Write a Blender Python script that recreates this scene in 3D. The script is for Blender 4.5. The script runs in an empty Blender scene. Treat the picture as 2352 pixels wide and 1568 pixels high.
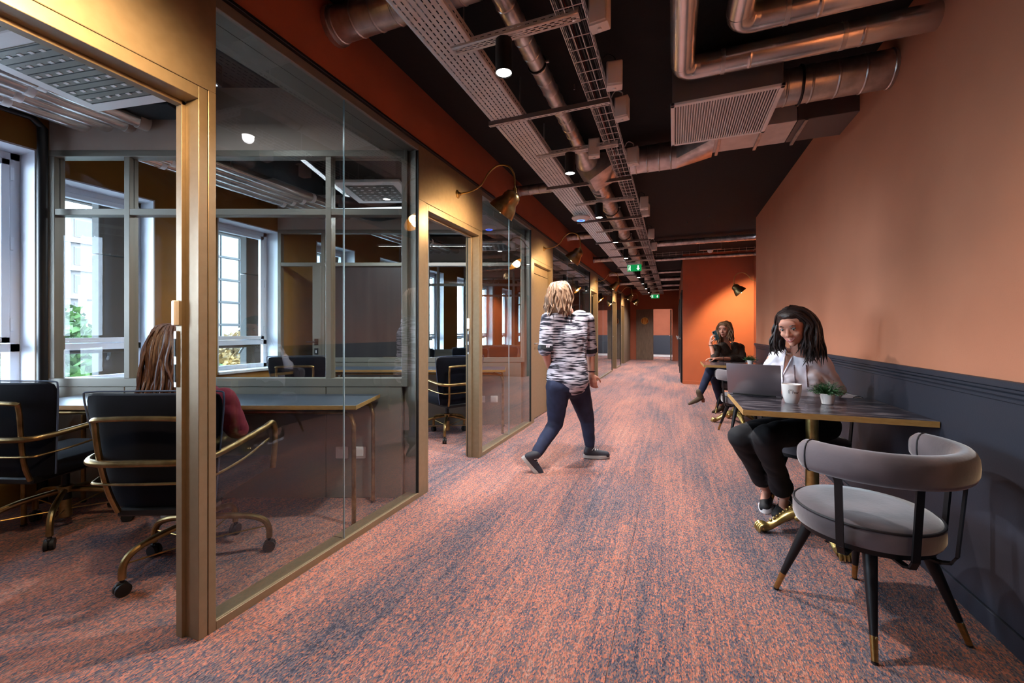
import bpy, bmesh, math, random
from mathutils import Vector, Matrix, Euler, noise
random.seed(7)
R = math.radians
sc = bpy.context.scene
col = sc.collection
# ------------------------------------------------------------------ camera, world, exposure
F, HV, CU, TH, CH = 950.0, 760.0, 1176.0, R(21.38), 1.2
ct, st = math.cos(TH), math.sin(TH)
cam_d = bpy.data.cameras.new('camera'); cam = bpy.data.objects.new('camera', cam_d); col.objects.link(cam)
cam.location = (0, 0, CH); cam.rotation_euler = (R(90), 0, TH)
cam_d.sensor_width = 36; cam_d.lens = F * 36 / 2352; cam_d.shift_y = (HV - 784) / 2352; cam_d.clip_start = .03
sc.camera = cam
sc.view_settings.view_transform = 'Standard'; sc.view_settings.look = 'None'
sc.view_settings.exposure = 0.82; sc.view_settings.gamma = 1.0; sc.view_settings.use_curve_mapping = False
sc.cycles.use_denoising = True; sc.cycles.max_bounces = 10; sc.cycles.transparent_max_bounces = 24
sc.cycles.sample_clamp_indirect = 30.0; sc.cycles.caustics_reflective = False; sc.cycles.caustics_refractive = False
w = bpy.data.worlds.new('sky'); sc.world = w; w.use_nodes = True
wn = w.node_tree.nodes; wl = w.node_tree.links
tc = wn.new('ShaderNodeTexCoord'); sp = wn.new('ShaderNodeSeparateXYZ'); wl.new(tc.outputs['Generated'], sp.inputs[0])
rp = wn.new('ShaderNodeValToRGB'); rp.color_ramp.elements[0].position = 0; rp.color_ramp.elements[0].color = (.66, .82, 1, 1)
rp.color_ramp.elements[1].position = .8; rp.color_ramp.elements[1].color = (.50, .72, 1, 1)
wl.new(sp.outputs[2], rp.inputs[0]); wl.new(rp.outputs[0], wn['Background'].inputs[0]); wn['Background'].inputs[1].default_value = 22.0

def W(X, Z, z=0.0):            # a point given by its distance to the right of and in front of the camera
    return Vector((X * ct - Z * st, X * st + Z * ct, z))
def PX(u, v, Z):               # a photograph point at depth Z
    return W((u - CU) / F * Z, Z, CH + (HV - v) / F * Z)
def spot(name, loc, target, power, color, size, blend=.5, rad=.03):
    d = bpy.data.lights.new(name, 'SPOT'); d.energy = power; d.color = color; d.spot_size = R(size); d.spot_blend = blend; d.shadow_soft_size = rad
    o = bpy.data.objects.new(name, d); col.objects.link(o); o.location = loc
    o.rotation_euler = (Vector(target) - Vector(loc)).to_track_quat('-Z', 'Y').to_euler(); return o
DL_Y = [1.93, 3.36, 4.79, 6.22, 7.65, 9.08, 10.51, 11.94, 13.37, 14.8, 16.23]
DL_X, DL_Z = -.80, 2.5
for i, y in enumerate(DL_Y):
    spot('downlight_beam', (DL_X, y, DL_Z - .012), (DL_X, y, 0), 125, (1, .97, .96), 140, .9, .035)
def area(name, loc, rot, sx, sy, power, color):
    d = bpy.data.lights.new(name, 'AREA'); d.shape = 'RECTANGLE'; d.size = sx; d.size_y = sy; d.energy = power; d.color = color
    o = bpy.data.objects.new(name, d); col.objects.link(o); o.location = loc; o.rotation_euler = rot; return o
def portal_light(x0, x1, y, z0, z1, rot):      # guides the sky light through a real window opening
    d = bpy.data.lights.new('window_portal', 'AREA'); d.shape = 'RECTANGLE'; d.size = x1 - x0; d.size_y = z1 - z0; d.cycles.is_portal = True
    o = bpy.data.objects.new('window_portal', d); col.objects.link(o); o.rotation_euler = rot
    o.location = (y, (x0 + x1) / 2, (z0 + z1) / 2)
area('linear_light_glow', W(-1.83, 1.95, 2.695), (0, 0, TH), .05, 1.1, 8, (.88, .93, 1))
area('rod_light_glow', (-2.7, 3.75, 2.47), (0, 0, TH), 1.7, .03, 36, (.88, .93, 1))
area('end_room_light', (-.4, 20.3, 2.85), (0, 0, 0), 1.5, 2, 70, (1, .95, .9))

# ------------------------------------------------------------------ materials
def lin(c):
    return tuple(((x / 255) / 12.92 if x <= 10 else (((x / 255) + .055) / 1.055) ** 2.4) for x in c)
def nt(name):
    m = bpy.data.materials.new(name); m.use_nodes = True; n = m.node_tree.nodes; l = m.node_tree.links
    return m, n, l, n['Principled BSDF']
def mat(name, c, rough=.5, metal=0., c2=None, scale=8., bump=0., bscale=None, sheen=0., emis=None, es=0., stretch=None, lo=.35, hi=.65, coat=0., detail=4):
    m, n, l, b = nt(name); c = lin(c)
    b.inputs['Base Color'].default_value = (*c, 1); b.inputs['Roughness'].default_value = rough; b.inputs['Metallic'].default_value = metal
    if sheen: b.inputs['Sheen Weight'].default_value = sheen; b.inputs['Sheen Roughness'].default_value = .4
    if coat: b.inputs['Coat Weight'].default_value = coat
    if emis: b.inputs['Emission Color'].default_value = (*lin(emis), 1); b.inputs['Emission Strength'].default_value = es
    if c2 or bump:
        t = n.new('ShaderNodeTexCoord'); mp = n.new('ShaderNodeMapping'); l.new(t.outputs['Object'], mp.inputs[0])
        if stretch: mp.inputs['Scale'].default_value = stretch
    if c2:
        q = n.new('ShaderNodeTexNoise'); q.inputs['Scale'].default_value = scale; q.inputs['Detail'].default_value = detail; l.new(mp.outputs[0], q.inputs['Vector'])
        r = n.new('ShaderNodeValToRGB'); r.color_ramp.elements[0].position = lo; r.color_ramp.elements[1].position = hi
        r.color_ramp.elements[0].color = (*c, 1); r.color_ramp.elements[1].color = (*lin(c2), 1)
        l.new(q.outputs['Fac'], r.inputs[0]); l.new(r.outputs[0], b.inputs['Base Color'])
    if bump:
        q = n.new('ShaderNodeTexNoise'); q.inputs['Scale'].default_value = bscale or scale; q.inputs['Detail'].default_value = 3; l.new(mp.outputs[0], q.inputs['Vector'])
        bm_ = n.new('ShaderNodeBump'); bm_.inputs['Strength'].default_value = bump; bm_.inputs['Distance'].default_value = .004
        l.new(q.outputs['Fac'], bm_.inputs['Height']); l.new(bm_.outputs[0], b.inputs['Normal'])
    return m
M = {}
M['terra'] = mat('terracotta_paint', (198, 130, 98), .75, c2=(193, 126, 95), scale=3, bump=.12, bscale=160)
M['brick'] = mat('brick_red_paint', (166, 92, 64), .75, c2=(160, 88, 61), scale=3, bump=.12, bscale=160)
M['wains'] = mat('charcoal_blue_paint', (44, 47, 58), .5, bump=.12, bscale=120)
M['ceil'] = mat('black_ceiling_paint', (3, 3, 5), .9, c2=(6, 6, 9), scale=4, bump=.4, bscale=25)
M['gold'] = mat('bronze_gold_metal', (148, 129, 102), .42, .45, c2=(142, 123, 96), scale=30, bump=.05, bscale=300)
M['brass'] = mat('brushed_brass', (184, 152, 96), .3, 1., c2=(168, 136, 82), scale=12, stretch=(1, 1, 8))
M['brassd'] = mat('aged_brass', (160, 134, 90), .35, 1., c2=(128, 104, 66), scale=18)
M['castgold'] = mat('cast_gold_paint', (196, 172, 112), .32, .9, c2=(170, 144, 86), scale=25, bump=.3, bscale=30)
M['ochre'] = mat('ochre_gold_wall_paint', (150, 104, 36), .7, c2=(142, 98, 34), scale=5, bump=.1, bscale=90)
M['white'] = mat('white_window_paint', (214, 218, 226), .45)
M['beige'] = mat('beige_wall_paint', (176, 160, 148), .8, c2=(170, 155, 144), scale=4, bump=.1, bscale=90)
M['greige'] = mat('greige_partition_metal', (124, 120, 110), .45, .3)
M['blackm'] = mat('black_metal', (16, 16, 19), .45, .3)
M['black'] = mat('black_rubber', (14, 14, 16), .6)
M['galv'] = mat('galvanised_steel', (214, 210, 207), .3, .85, c2=(178, 174, 172), scale=14, bump=.08, bscale=40)
M['tray'] = mat('galvanised_tray_steel', (226, 220, 216), .5, .3, c2=(212, 206, 202), scale=9)
M['foil'] = mat('aluminium_pipe_cladding', (230, 224, 220), .22, .85, c2=(206, 200, 196), scale=5, bump=.5, bscale=7)
M['greybox'] = mat('grey_sheet_metal', (112, 104, 102), .5, .3)
M['plastic'] = mat('white_plastic', (240, 238, 236), .4)
M['ptile'] = mat('pale_junction_box_plastic', (232, 222, 216), .5)
M['velvet'] = mat('grey_velvet', (66, 59, 63), .85, c2=(106, 96, 100), scale=5, sheen=.8, bump=.15, bscale=60, detail=2)
M['piping'] = mat('dark_piping', (24, 24, 30), .6)
M['navy'] = mat('navy_velvet', (4, 6, 15), .9, c2=(8, 10, 22), scale=9, sheen=.04, bump=.1, bscale=90)
M['navy'].node_tree.nodes['Principled BSDF'].inputs['Specular IOR Level'].default_value = .15
M['desk'] = mat('blue_grey_laminate', (60, 70, 84), .3, c2=(54, 62, 76), scale=20)
M['wood'] = mat('grey_brown_oak_veneer', (122, 102, 84), .5, c2=(96, 80, 66), scale=6, stretch=(14, 14, .8), bump=.1, bscale=12)
M['slab'] = mat('concrete_look_laminate', (46, 42, 48), .22, c2=(128, 120, 126), scale=7, lo=.48, hi=.72, detail=8, stretch=(1, 3, 1))
M['edge'] = mat('plywood_edge', (176, 138, 82), .5, c2=(156, 118, 66), scale=30, stretch=(1, 1, 12))
M['skin'] = mat('skin', (206, 150, 128), .5, c2=(198, 138, 116), scale=9); M['skin'].node_tree.nodes['Principled BSDF'].inputs['Subsurface Weight'].default_value = .08
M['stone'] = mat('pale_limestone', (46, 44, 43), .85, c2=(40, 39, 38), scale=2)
M['ceramic'] = mat('white_ceramic', (232, 228, 226), .2, coat=.4)
M['lit'] = mat('lit_lens', (255, 255, 255), .4, emis=(255, 250, 244), es=9)
M['litw'] = mat('lit_warm_bulb', (255, 225, 170), .4, emis=(255, 214, 150), es=14)
M['shadein'] = mat('warm_shade_lining', (214, 170, 96), .35, .6)
def glass(name, tint, ior=1.5, rough=0., gain=1.):
    m, n, l, b = nt(name); n.remove(b); out = n['Material Output']
    t = n.new('ShaderNodeBsdfTransparent'); t.inputs[0].default_value = (*tint, 1)
    g = n.new('ShaderNodeBsdfGlossy'); g.inputs['Roughness'].default_value = rough; g.inputs[0].default_value = (.95, .97, 1, 1)
    f = n.new('ShaderNodeFresnel'); f.inputs[0].default_value = ior
    mu = n.new('ShaderNodeMath'); mu.operation = 'MULTIPLY'; mu.inputs[1].default_value = gain; mu.use_clamp = True
    x = n.new('ShaderNodeMixShader'); 
    ge = n.new('ShaderNodeNewGeometry'); iv = n.new('ShaderNodeMath'); iv.operation = 'SUBTRACT'; iv.inputs[0].default_value = 1; l.new(ge.outputs['Backfacing'], iv.inputs[1])
    m2 = n.new('ShaderNodeMath'); m2.operation = 'MULTIPLY'; l.new(f.outputs[0], m2.inputs[0]); l.new(iv.outputs[0], m2.inputs[1])   # one clean reflection from the outer face
    l.new(m2.outputs[0], mu.inputs[0]); l.new(mu.outputs[0], x.inputs[0]); l.new(t.outputs[0], x.inputs[1]); l.new(g.outputs[0], x.inputs[2]); l.new(x.outputs[0], out.inputs[0])
    return m
M['glass'] = glass('clear_glass', (.88, .91, .905), 1.5, gain=1.7); M['pglass'] = glass('partition_glass', (.93, .95, .94), 1.4, gain=.45)
M['wglass'] = glass('window_glass', (.97, .98, .98), 1.35)
M['dglass'] = glass('dark_door_glass', (.25, .26, .27), 1.5)
M['cup'] = M['ceramic']
def carpet():
    m, n, l, b = nt('flecked_carpet'); b.inputs['Roughness'].default_value = .95; b.inputs['Sheen Weight'].default_value = .1
    t = n.new('ShaderNodeTexCoord'); oi = n.new('ShaderNodeObjectInfo'); ad = n.new('ShaderNodeVectorMath'); ad.operation = 'ADD'; l.new(t.outputs['Object'], ad.inputs[0]); l.new(oi.outputs['Location'], ad.inputs[1])
    def mp(s):
        q = n.new('ShaderNodeMapping'); q.inputs['Scale'].default_value = s; l.new(ad.outputs[0], q.inputs[0]); return q.outputs[0]
    def ma(op, a_, b_, c_=None):
        q = n.new('ShaderNodeMath'); q.operation = op
        for k, v_ in enumerate((a_, b_, c_)):
            if v_ is None: continue
            if isinstance(v_, (int, float)): q.inputs[k].default_value = v_
            else: l.new(v_, q.inputs[k])
        return q.outputs[0]
    v = n.new('ShaderNodeTexVoronoi'); v.inputs['Scale'].default_value = 1; l.new(mp((240, 105, 1)), v.inputs['Vector'])
    sx = n.new('ShaderNodeSeparateColor'); l.new(v.outputs['Color'], sx.inputs[0])
    def no(s, dt):
        q = n.new('ShaderNodeTexNoise'); q.inputs['Scale'].default_value = 1; q.inputs['Detail'].default_value = dt; l.new(mp(s), q.inputs['Vector']); return q.outputs[0]
    s1, s2, s3 = no((30, .9, 1), 3), no((150, 9, 1), 2), no((2.2, .5, 1), 2)
    f = ma('MULTIPLY_ADD', sx.outputs[0], .52, ma('MULTIPLY_ADD', s1, .42, ma('MULTIPLY_ADD', s2, .5, ma('MULTIPLY_ADD', s3, .75, -.655))))
    r = n.new('ShaderNodeValToRGB'); cr = r.color_ramp
    cr.elements[0].position = .1; cr.elements[0].color = (*lin((40, 42, 58)), 1); cr.elements[1].position = .95; cr.elements[1].color = (*lin((200, 168, 150)), 1)
    for p, c in ((.28, (76, 76, 92)), (.4, (112, 96, 96)), (.5, (134, 96, 84)), (.6, (180, 102, 78)), (.7, (198, 122, 98)), (.8, (166, 128, 114))):
        e = cr.elements.new(p); e.color = (*lin(c), 1)
    l.new(f, r.inputs[0]); l.new(r.outputs[0], b.inputs['Base Color'])
    bp = n.new('ShaderNodeBump'); bp.inputs['Strength'].default_value = .7; bp.inputs['Distance'].default_value = .004; l.new(v.outputs['Distance'], bp.inputs['Height']); l.new(bp.outputs[0], b.inputs['Normal'])
    return m
M['carpet'] = carpet()

# ------------------------------------------------------------------ helpers
def finish(me, ang=35):
    me.polygons.foreach_set('use_smooth', [True] * len(me.polygons)); me.set_sharp_from_angle(angle=R(ang)); me.update()
def props(o, label=None, cat=None, group=None, kind=None):
    if label: o['label'] = label
    if cat: o['category'] = cat
    if group: o['group'] = group
    if kind: o['kind'] = kind
    return o
def O(name, bm, m, parent=None, loc=(0, 0, 0), rz=0, ang=35, **kw):
    me = bpy.data.meshes.new(name); bmesh.ops.recalc_face_normals(bm, faces=bm.faces); bm.to_mesh(me); bm.free()
    me.materials.append(M[m] if isinstance(m, str) else m); finish(me, ang)
    o = bpy.data.objects.new(name, me); col.objects.link(o); o.parent = parent; o.location = loc; o.rotation_euler = (0, 0, rz)
    return props(o, **kw)
def T(name, label, cat, loc=(0, 0, 0), rz=0, group=None, kind=None):
    o = bpy.data.objects.new(name, None); col.objects.link(o); o.location = loc; o.rotation_euler = (0, 0, rz); o.empty_display_size = .1
    return props(o, label, cat, group, kind)
def S(name, label=None, loc=(0, 0, 0), rz=0):
    o = T(name, label, None, loc, rz, None, 'structure'); return o
def copy_tree(o, parent=None):
    c = o.copy(); col.objects.link(c); c.parent = parent
    for ch in list(o.children): copy_tree(ch, c)
    return c
NB = bmesh.new
def bx(bm, lo, hi, bev=0, Mx=None, seg=1):
    lo, hi = Vector(lo), Vector(hi); r = bmesh.ops.create_cube(bm, size=1)['verts']; c = (lo + hi) / 2; d = hi - lo
    for v in r: v.co = Vector((v.co.x * d.x, v.co.y * d.y, v.co.z * d.z)) + c
    if bev:
        es = {e for v in r for e in v.link_edges}
        g = bmesh.ops.bevel(bm, geom=list(es), offset=bev, segments=seg, affect='EDGES', profile=.5); r = g['verts']
    if Mx is not None: bmesh.ops.transform(bm, matrix=Mx, verts=list(set(r)))
    return bm
def box(lo, hi, bev=0, Mx=None, seg=1): return bx(NB(), lo, hi, bev, Mx, seg)
def smooth_pts(pts, n=6, closed=False):
    P = [Vector(p) for p in pts]; out = []; N = len(P)
    rng = range(N if closed else N - 1)
    for i in rng:
        p0 = P[(i - 1) % N] if (closed or i > 0) else P[0] * 2 - P[1]; p1 = P[i]; p2 = P[(i + 1) % N]
        p3 = P[(i + 2) % N] if (closed or i + 2 < N) else P[-1] * 2 - P[-2]
        for k in range(n):
            t = k / n
            out.append(.5 * ((2 * p1) + (-p0 + p2) * t + (2 * p0 - 5 * p1 + 4 * p2 - p3) * t * t + (-p0 + 3 * p1 - 3 * p2 + p3) * t ** 3))
    if not closed: out.append(P[-1])
    return out
def tube(bm, pts, r, seg=10, closed=False, sm=0, ry=None):
    if sm: pts = smooth_pts(pts, sm, closed)
    pts = [Vector(p) for p in pts]; n = len(pts); rs = r if isinstance(r, (list, tuple)) else [r] * n
    if len(rs) != n: rs = [rs[min(len(rs) - 1, int(i / (n - 1) * (len(rs) - 1)))] * (1 - (i / (n - 1) * (len(rs) - 1)) % 1) + rs[min(len(rs) - 1, int(i / (n - 1) * (len(rs) - 1)) + 1)] * ((i / (n - 1) * (len(rs) - 1)) % 1) for i in range(n)]
    rings = []; up = None
    for i, p in enumerate(pts):
        a = pts[i - 1] if (i > 0 or closed) else p; b = pts[(i + 1) % n] if (i < n - 1 or closed) else p
        t = (b - a).normalized()
        if up is None: up = t.orthogonal().normalized() if abs(t.z) > .9 else Vector((0, 0, 1)).cross(t).normalized().cross(t).normalized() * -1
        up = (up - t * up.dot(t)).normalized(); s = t.cross(up)
        rr = rs[i]; r2 = rr * (ry if ry else 1)
        rings.append([bm.verts.new(p + up * math.cos(2 * math.pi * k / seg) * rr + s * math.sin(2 * math.pi * k / seg) * r2) for k in range(seg)])
    m = n if closed else n - 1
    for i in range(m):
        A, B = rings[i], rings[(i + 1) % n]
        for k in range(seg): bm.faces.new((A[k], A[(k + 1) % seg], B[(k + 1) % seg], B[k]))
    if not closed:
        bm.faces.new(rings[0][::-1]); bm.faces.new(rings[-1])
    return bm
def lathe(bm, prof, seg=24, Mx=None, cap=True):
    rings = []
    for r, z in prof:
        rings.append([bm.verts.new((r * math.cos(2 * math.pi * k / seg), r * math.sin(2 * math.pi * k / seg), z)) for k in range(seg)] if r > 1e-5 else [bm.verts.new((0, 0, z))])
    for A, B in zip(rings, rings[1:]):
        for k in range(seg):
            a, a2, b, b2 = A[k % len(A)], A[(k + 1) % len(A)], B[k % len(B)], B[(k + 1) % len(B)]
            vs = [a, a2, b2, b] if len(A) > 1 and len(B) > 1 else ([a, b2, b] if len(A) == 1 else [a, a2, b])
            if len(set(vs)) > 2: bm.faces.new(vs)
    if cap:
        if len(rings[0]) > 1: bm.faces.new(rings[0][::-1])
        if len(rings[-1]) > 1: bm.faces.new(rings[-1])
    if Mx is not None: bmesh.ops.transform(bm, matrix=Mx, verts=[v for g in rings for v in g])
    return bm
def along(p0, p1):
    p0, p1 = Vector(p0), Vector(p1); d = p1 - p0
    return Matrix.Translation(p0) @ d.to_track_quat('Z', 'Y').to_matrix().to_4x4(), d.length
def cyl(bm, p0, p1, r, seg=16, r2=None):
    Mx, L = along(p0, p1); return lathe(bm, [(r, 0), (r if r2 is None else r2, L)], seg, Mx)
def duct(bm, p0, p1, r, pitch=.12, seg=24, bead=.004):
    Mx, L = along(p0, p1); pr = [(r, 0)]; s = pitch / 2
    while s < L - .02:
        pr += [(r, s - .012), (r, s - .007), (r + bead, s - .002), (r + bead, s + .002), (r, s + .007), (r, s + .012)]; s += pitch
    pr.append((r, L)); return lathe(bm, pr, seg, Mx)
def sheet_slots(bm, L, Wd, pitch, rows, sl, sw, Mx=None, margin=.012):
    """perforated plate in local x (length) and y (width), slots long along x, staggered"""
    nx = int(L / pitch); rp = (Wd - 2 * margin) / rows; vc = {}
    ys = [0, margin] 
    def V(x, y):
        k = (round(x, 5), round(y, 5))
        if k not in vc: vc[k] = bm.verts.new((x, y, 0))
        return vc[k]
    def q(x0, x1, y0, y1):
        if x1 - x0 > 1e-6 and y1 - y0 > 1e-6: bm.faces.new((V(x0, y0), V(x1, y0), V(x1, y1), V(x0, y1)))
    q(0, L, 0, margin); q(0, L, Wd - margin, Wd)
    for r in range(rows):
        y0 = margin + r * rp; ya = y0 + (rp - sw) / 2; yb = ya + sw; y1 = y0 + rp; off = (r % 2) * pitch / 2
        q(0, L, y0, ya); q(0, L, yb, y1); x = 0
        for i in range(nx):
            a = i * pitch + off + (pitch - sl) / 2
            if a + sl > L - .004: break
            q(x, a, ya, yb); x = a + sl
        q(x, L, ya, yb)
    if Mx is not None: bmesh.ops.transform(bm, matrix=Mx, verts=list(vc.values()))
    return bm
def quadstrip(bm, A, B):
    va = [bm.verts.new(p) for p in A]; vb = [bm.verts.new(p) for p in B]
    for i in range(len(A) - 1): bm.faces.new((va[i], va[i + 1], vb[i + 1], vb[i]))
def text_bm(s, size, depth=.0015):
    cu = bpy.data.curves.new('t', 'FONT'); cu.body = s; cu.size = size; cu.extrude = depth; cu.align_x = 'CENTER'; cu.align_y = 'CENTER'; cu.resolution_u = 3
    o = bpy.data.objects.new('t', cu); col.objects.link(o); dg = bpy.context.evaluated_depsgraph_get(); me = bpy.data.meshes.new_from_object(o.evaluated_get(dg))
    bm = NB(); bm.from_mesh(me); bpy.data.objects.remove(o); bpy.data.meshes.remove(me); return bm
ORD = 'nearest second third fourth fifth sixth seventh eighth ninth tenth eleventh twelfth thirteenth fourteenth'.split()
def ordn(i): return 'nearest' if i == 0 else ORD[i] + ' nearest'
# ------------------------------------------------------------------ room shell
XL, XR, CZ = -1.71, 1.18, 2.95
YEND = 18.05
fl = O('floor', box((-5.3, -3.2, -.12), (3.2, 25, -.008)), 'black', kind='structure')
TX, TY = .5, .5; x_0, y_0 = -5.22, -.05
tile = O('carpet_tile', box((.0007, .0007, -.0075), (TX - .0007, TY - .0007, 0)), 'carpet', fl, loc=(x_0, y_0, 0))
for i in range(13):
    for j in range(21):
        if i + j == 0: continue
        q = tile.copy(); col.objects.link(q); q.location = (x_0 + i * TX, y_0 + j * TY - (.25 if i % 2 else 0), 0)
bq = NB()
for lo, hi in (((-5.3, -3.2, -.0075), (3.2, y_0 - .25, 0)), ((x_0, y_0 + 21 * TY - .25, -.0075), (3.2, 25, -.0006)), ((1.28, y_0 - .25, -.0075), (3.2, y_0 + 21 * TY, 0))): bx(bq, lo, hi)
O('carpet_beyond', bq, 'carpet', fl, kind='stuff')
O('ceiling', box((-5.1, -3.2, CZ), (3.2, 25, CZ + .12)), 'ceil', kind='structure')
def wall(name, lo, hi, m, parent=None): return O(name, box(lo, hi), m, parent, kind=None if parent else 'structure')
# right wall: terracotta above, charcoal wainscot, stepped rail and plinth joint
wr = S('wall_right')
wall('upper_wall', (XR, -3.2, .985), (XR + .40, 7.32, CZ), 'terra', wr)
O('wainscot', box((XR, -3.2, .088), (XR + .40, 7.335, .985)), 'wains', wr)
tr = S('trim_1')
for z0, z1, d in ((.93, .945, .006), (.95, .965, .011), (.97, .985, .016), (.985, 1.012, .024)):
    O('rail_moulding', box((XR - d, -3.2, z0), (XR + .01, 7.32 + d, z1), .003), 'wains', tr)
O('baseboard_right', box((XR - .008, -3.2, 0), (XR + .2, 7.33, .084), .002), 'wains', kind='structure')
wall('wall_recess', (1.60, 7.32, 0), (1.9, 10.3, CZ), 'brick')
wall('wall_facing', (.187, 10.18, 0), (1.9, 10.5, CZ), 'brick')
O('baseboard_facing', box((.18, 10.165, 0), (1.75, 10.18, .075), .002), 'brick', kind='structure')
wall('wall_corridor_end_right', (.187, 10.5, 0), (.5, YEND, CZ), 'brick')
wall('wall_behind', (-4.9, -3.2, 0), (1.2, -3.05, CZ), 'terra')
# the dark doors seen edge-on along the far right wall
for i, y in enumerate((10.35, 12.6, 14.9)):
    d = S('door_%d' % (20 + i))
    O('door_frame', box((.16, y, 0), (.19, y + 1.05, 2.15), .004), 'blackm', d)
    O('door_leaf', box((.145, y + .06, .01), (.165, y + .98, 2.1), .004), 'blackm', d)
    b = NB(); lathe(b, [(.026, 0), (.026, .008), (.01, .012), (.01, .045), (.024, .055), (.027, .068), (.018, .078), (0, .08)], 16, Matrix.Translation((.145, y + .14, 1.02)) @ Matrix.Rotation(R(-90), 4, 'Y'))
    O('door_knob', b, 'galv', d, label='round chrome door knob')
    O('kick_stop', box((.13, y + .1, .03), (.146, y + .13, .06), .004), 'galv', d)
# far end wall with the wooden portholed door leaf and the open doorway
we = S('wall_end')
wall('end_panel_left', (-1.72, YEND, 0), (-1.5, YEND + .15, CZ), 'brick', we)
wall('end_lintel', (-1.5, YEND, 2.12), (.19, YEND + .15, CZ), 'brick', we)
wall('end_panel_right', (-.02, YEND, 0), (.19, YEND + .15, 2.12), 'brick', we)
d = S('door_30')
lf = NB(); bx(lf, (-1.47, YEND - .03, .01), (-.79, YEND + .02, 2.1), .003)
O('door_leaf', lf, 'wood', d)
b = NB(); lathe(b, [(.15, 0), (.15, .02), (.13, .022), (.13, 0)], 28, Matrix.Translation((-1.13, YEND - .03, 1.62)) @ Matrix.Rotation(R(90), 4, 'X'), cap=False)
O('porthole_ring', b, 'brass', d, label='round brass porthole ring')
b = NB(); lathe(b, [(0, 0), (.13, 0), (.13, .004), (0, .004)], 28, Matrix.Translation((-1.13, YEND - .03, 1.62)) @ Matrix.Rotation(R(90), 4, 'X'))
O('porthole_glass', b, mat('amber_porthole', (150, 70, 26), .1, .3, c2=(226, 170, 90), scale=9, stretch=(3, 1, .2)), d, label='amber striped porthole pane')
b = NB(); bx(b, (-1.5, YEND - .02, 0), (-1.47, YEND + .05, 2.14)); bx(b, (-.06, YEND - .02, 0), (-.02, YEND + .05, 2.14)); bx(b, (-1.5, YEND - .02, 2.1), (-.02, YEND + .05, 2.14))
O('door_frame', b, 'brick', d)
d = S('door_31'); O('door_leaf', box((-.14, YEND + .1, .01), (-.09, YEND + .8, 2.08), .003), 'wood', d)
b = NB(); tube(b, [(-.14, YEND + .7, 1.0), (-.18, YEND + .7, 1.0), (-.18, YEND + .58, 1.0)], .009, 8); O('door_handle', b, 'galv', d)
wall('wall_end_room', (-2.2, 22.6, .98), (1.2, 22.8, CZ), 'brick')
O('wall_end_room_wainscot', box((-2.2, 22.58, 0), (1.2, 22.8, .98)), 'wains', kind='structure')
wall('wall_end_room_left', (-2.3, YEND + .15, 0), (-2.2, 22.8, CZ), 'brick'); wall('wall_end_room_right', (1.2, YEND, 0), (1.35, 22.8, CZ), 'brick')
O('pale_rug', box((-1.3, 20.6, 0), (1.1, 22.2, .012), .004), mat('pale_blue_rug', (168, 176, 190), .95, c2=(210, 208, 206), scale=1.2), label='pale grey carpet patch in the room beyond the open end door', cat='rug')
# left wall: red band over the glass front
wall('wall_left_band', (-1.80, -3.2, 2.56), (XL + .012, YEND, CZ), 'brick')
O('trim_3', box((-1.96, -3.2, 2.50), (-1.806, YEND, CZ)), 'greige', kind='structure')
O('trim_2', box((XL - .03, -3.2, 2.545), (XL + .02, 15.8, 2.562), .002), 'blackm', kind='structure')
wl_ = S('wall_left_wood')
O('wood_panel', box((-1.9, 15.82, 0), (XL, 16.9, 2.56), .003), 'wood', wl_); O('wood_panel', box((-1.9, 16.93, 0), (XL, YEND, 2.56), .003), 'wood', wl_)
wall('wall_left_rear', (-1.9, -3.2, 0), (XL, -1.5, 2.56), 'ochre')
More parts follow.
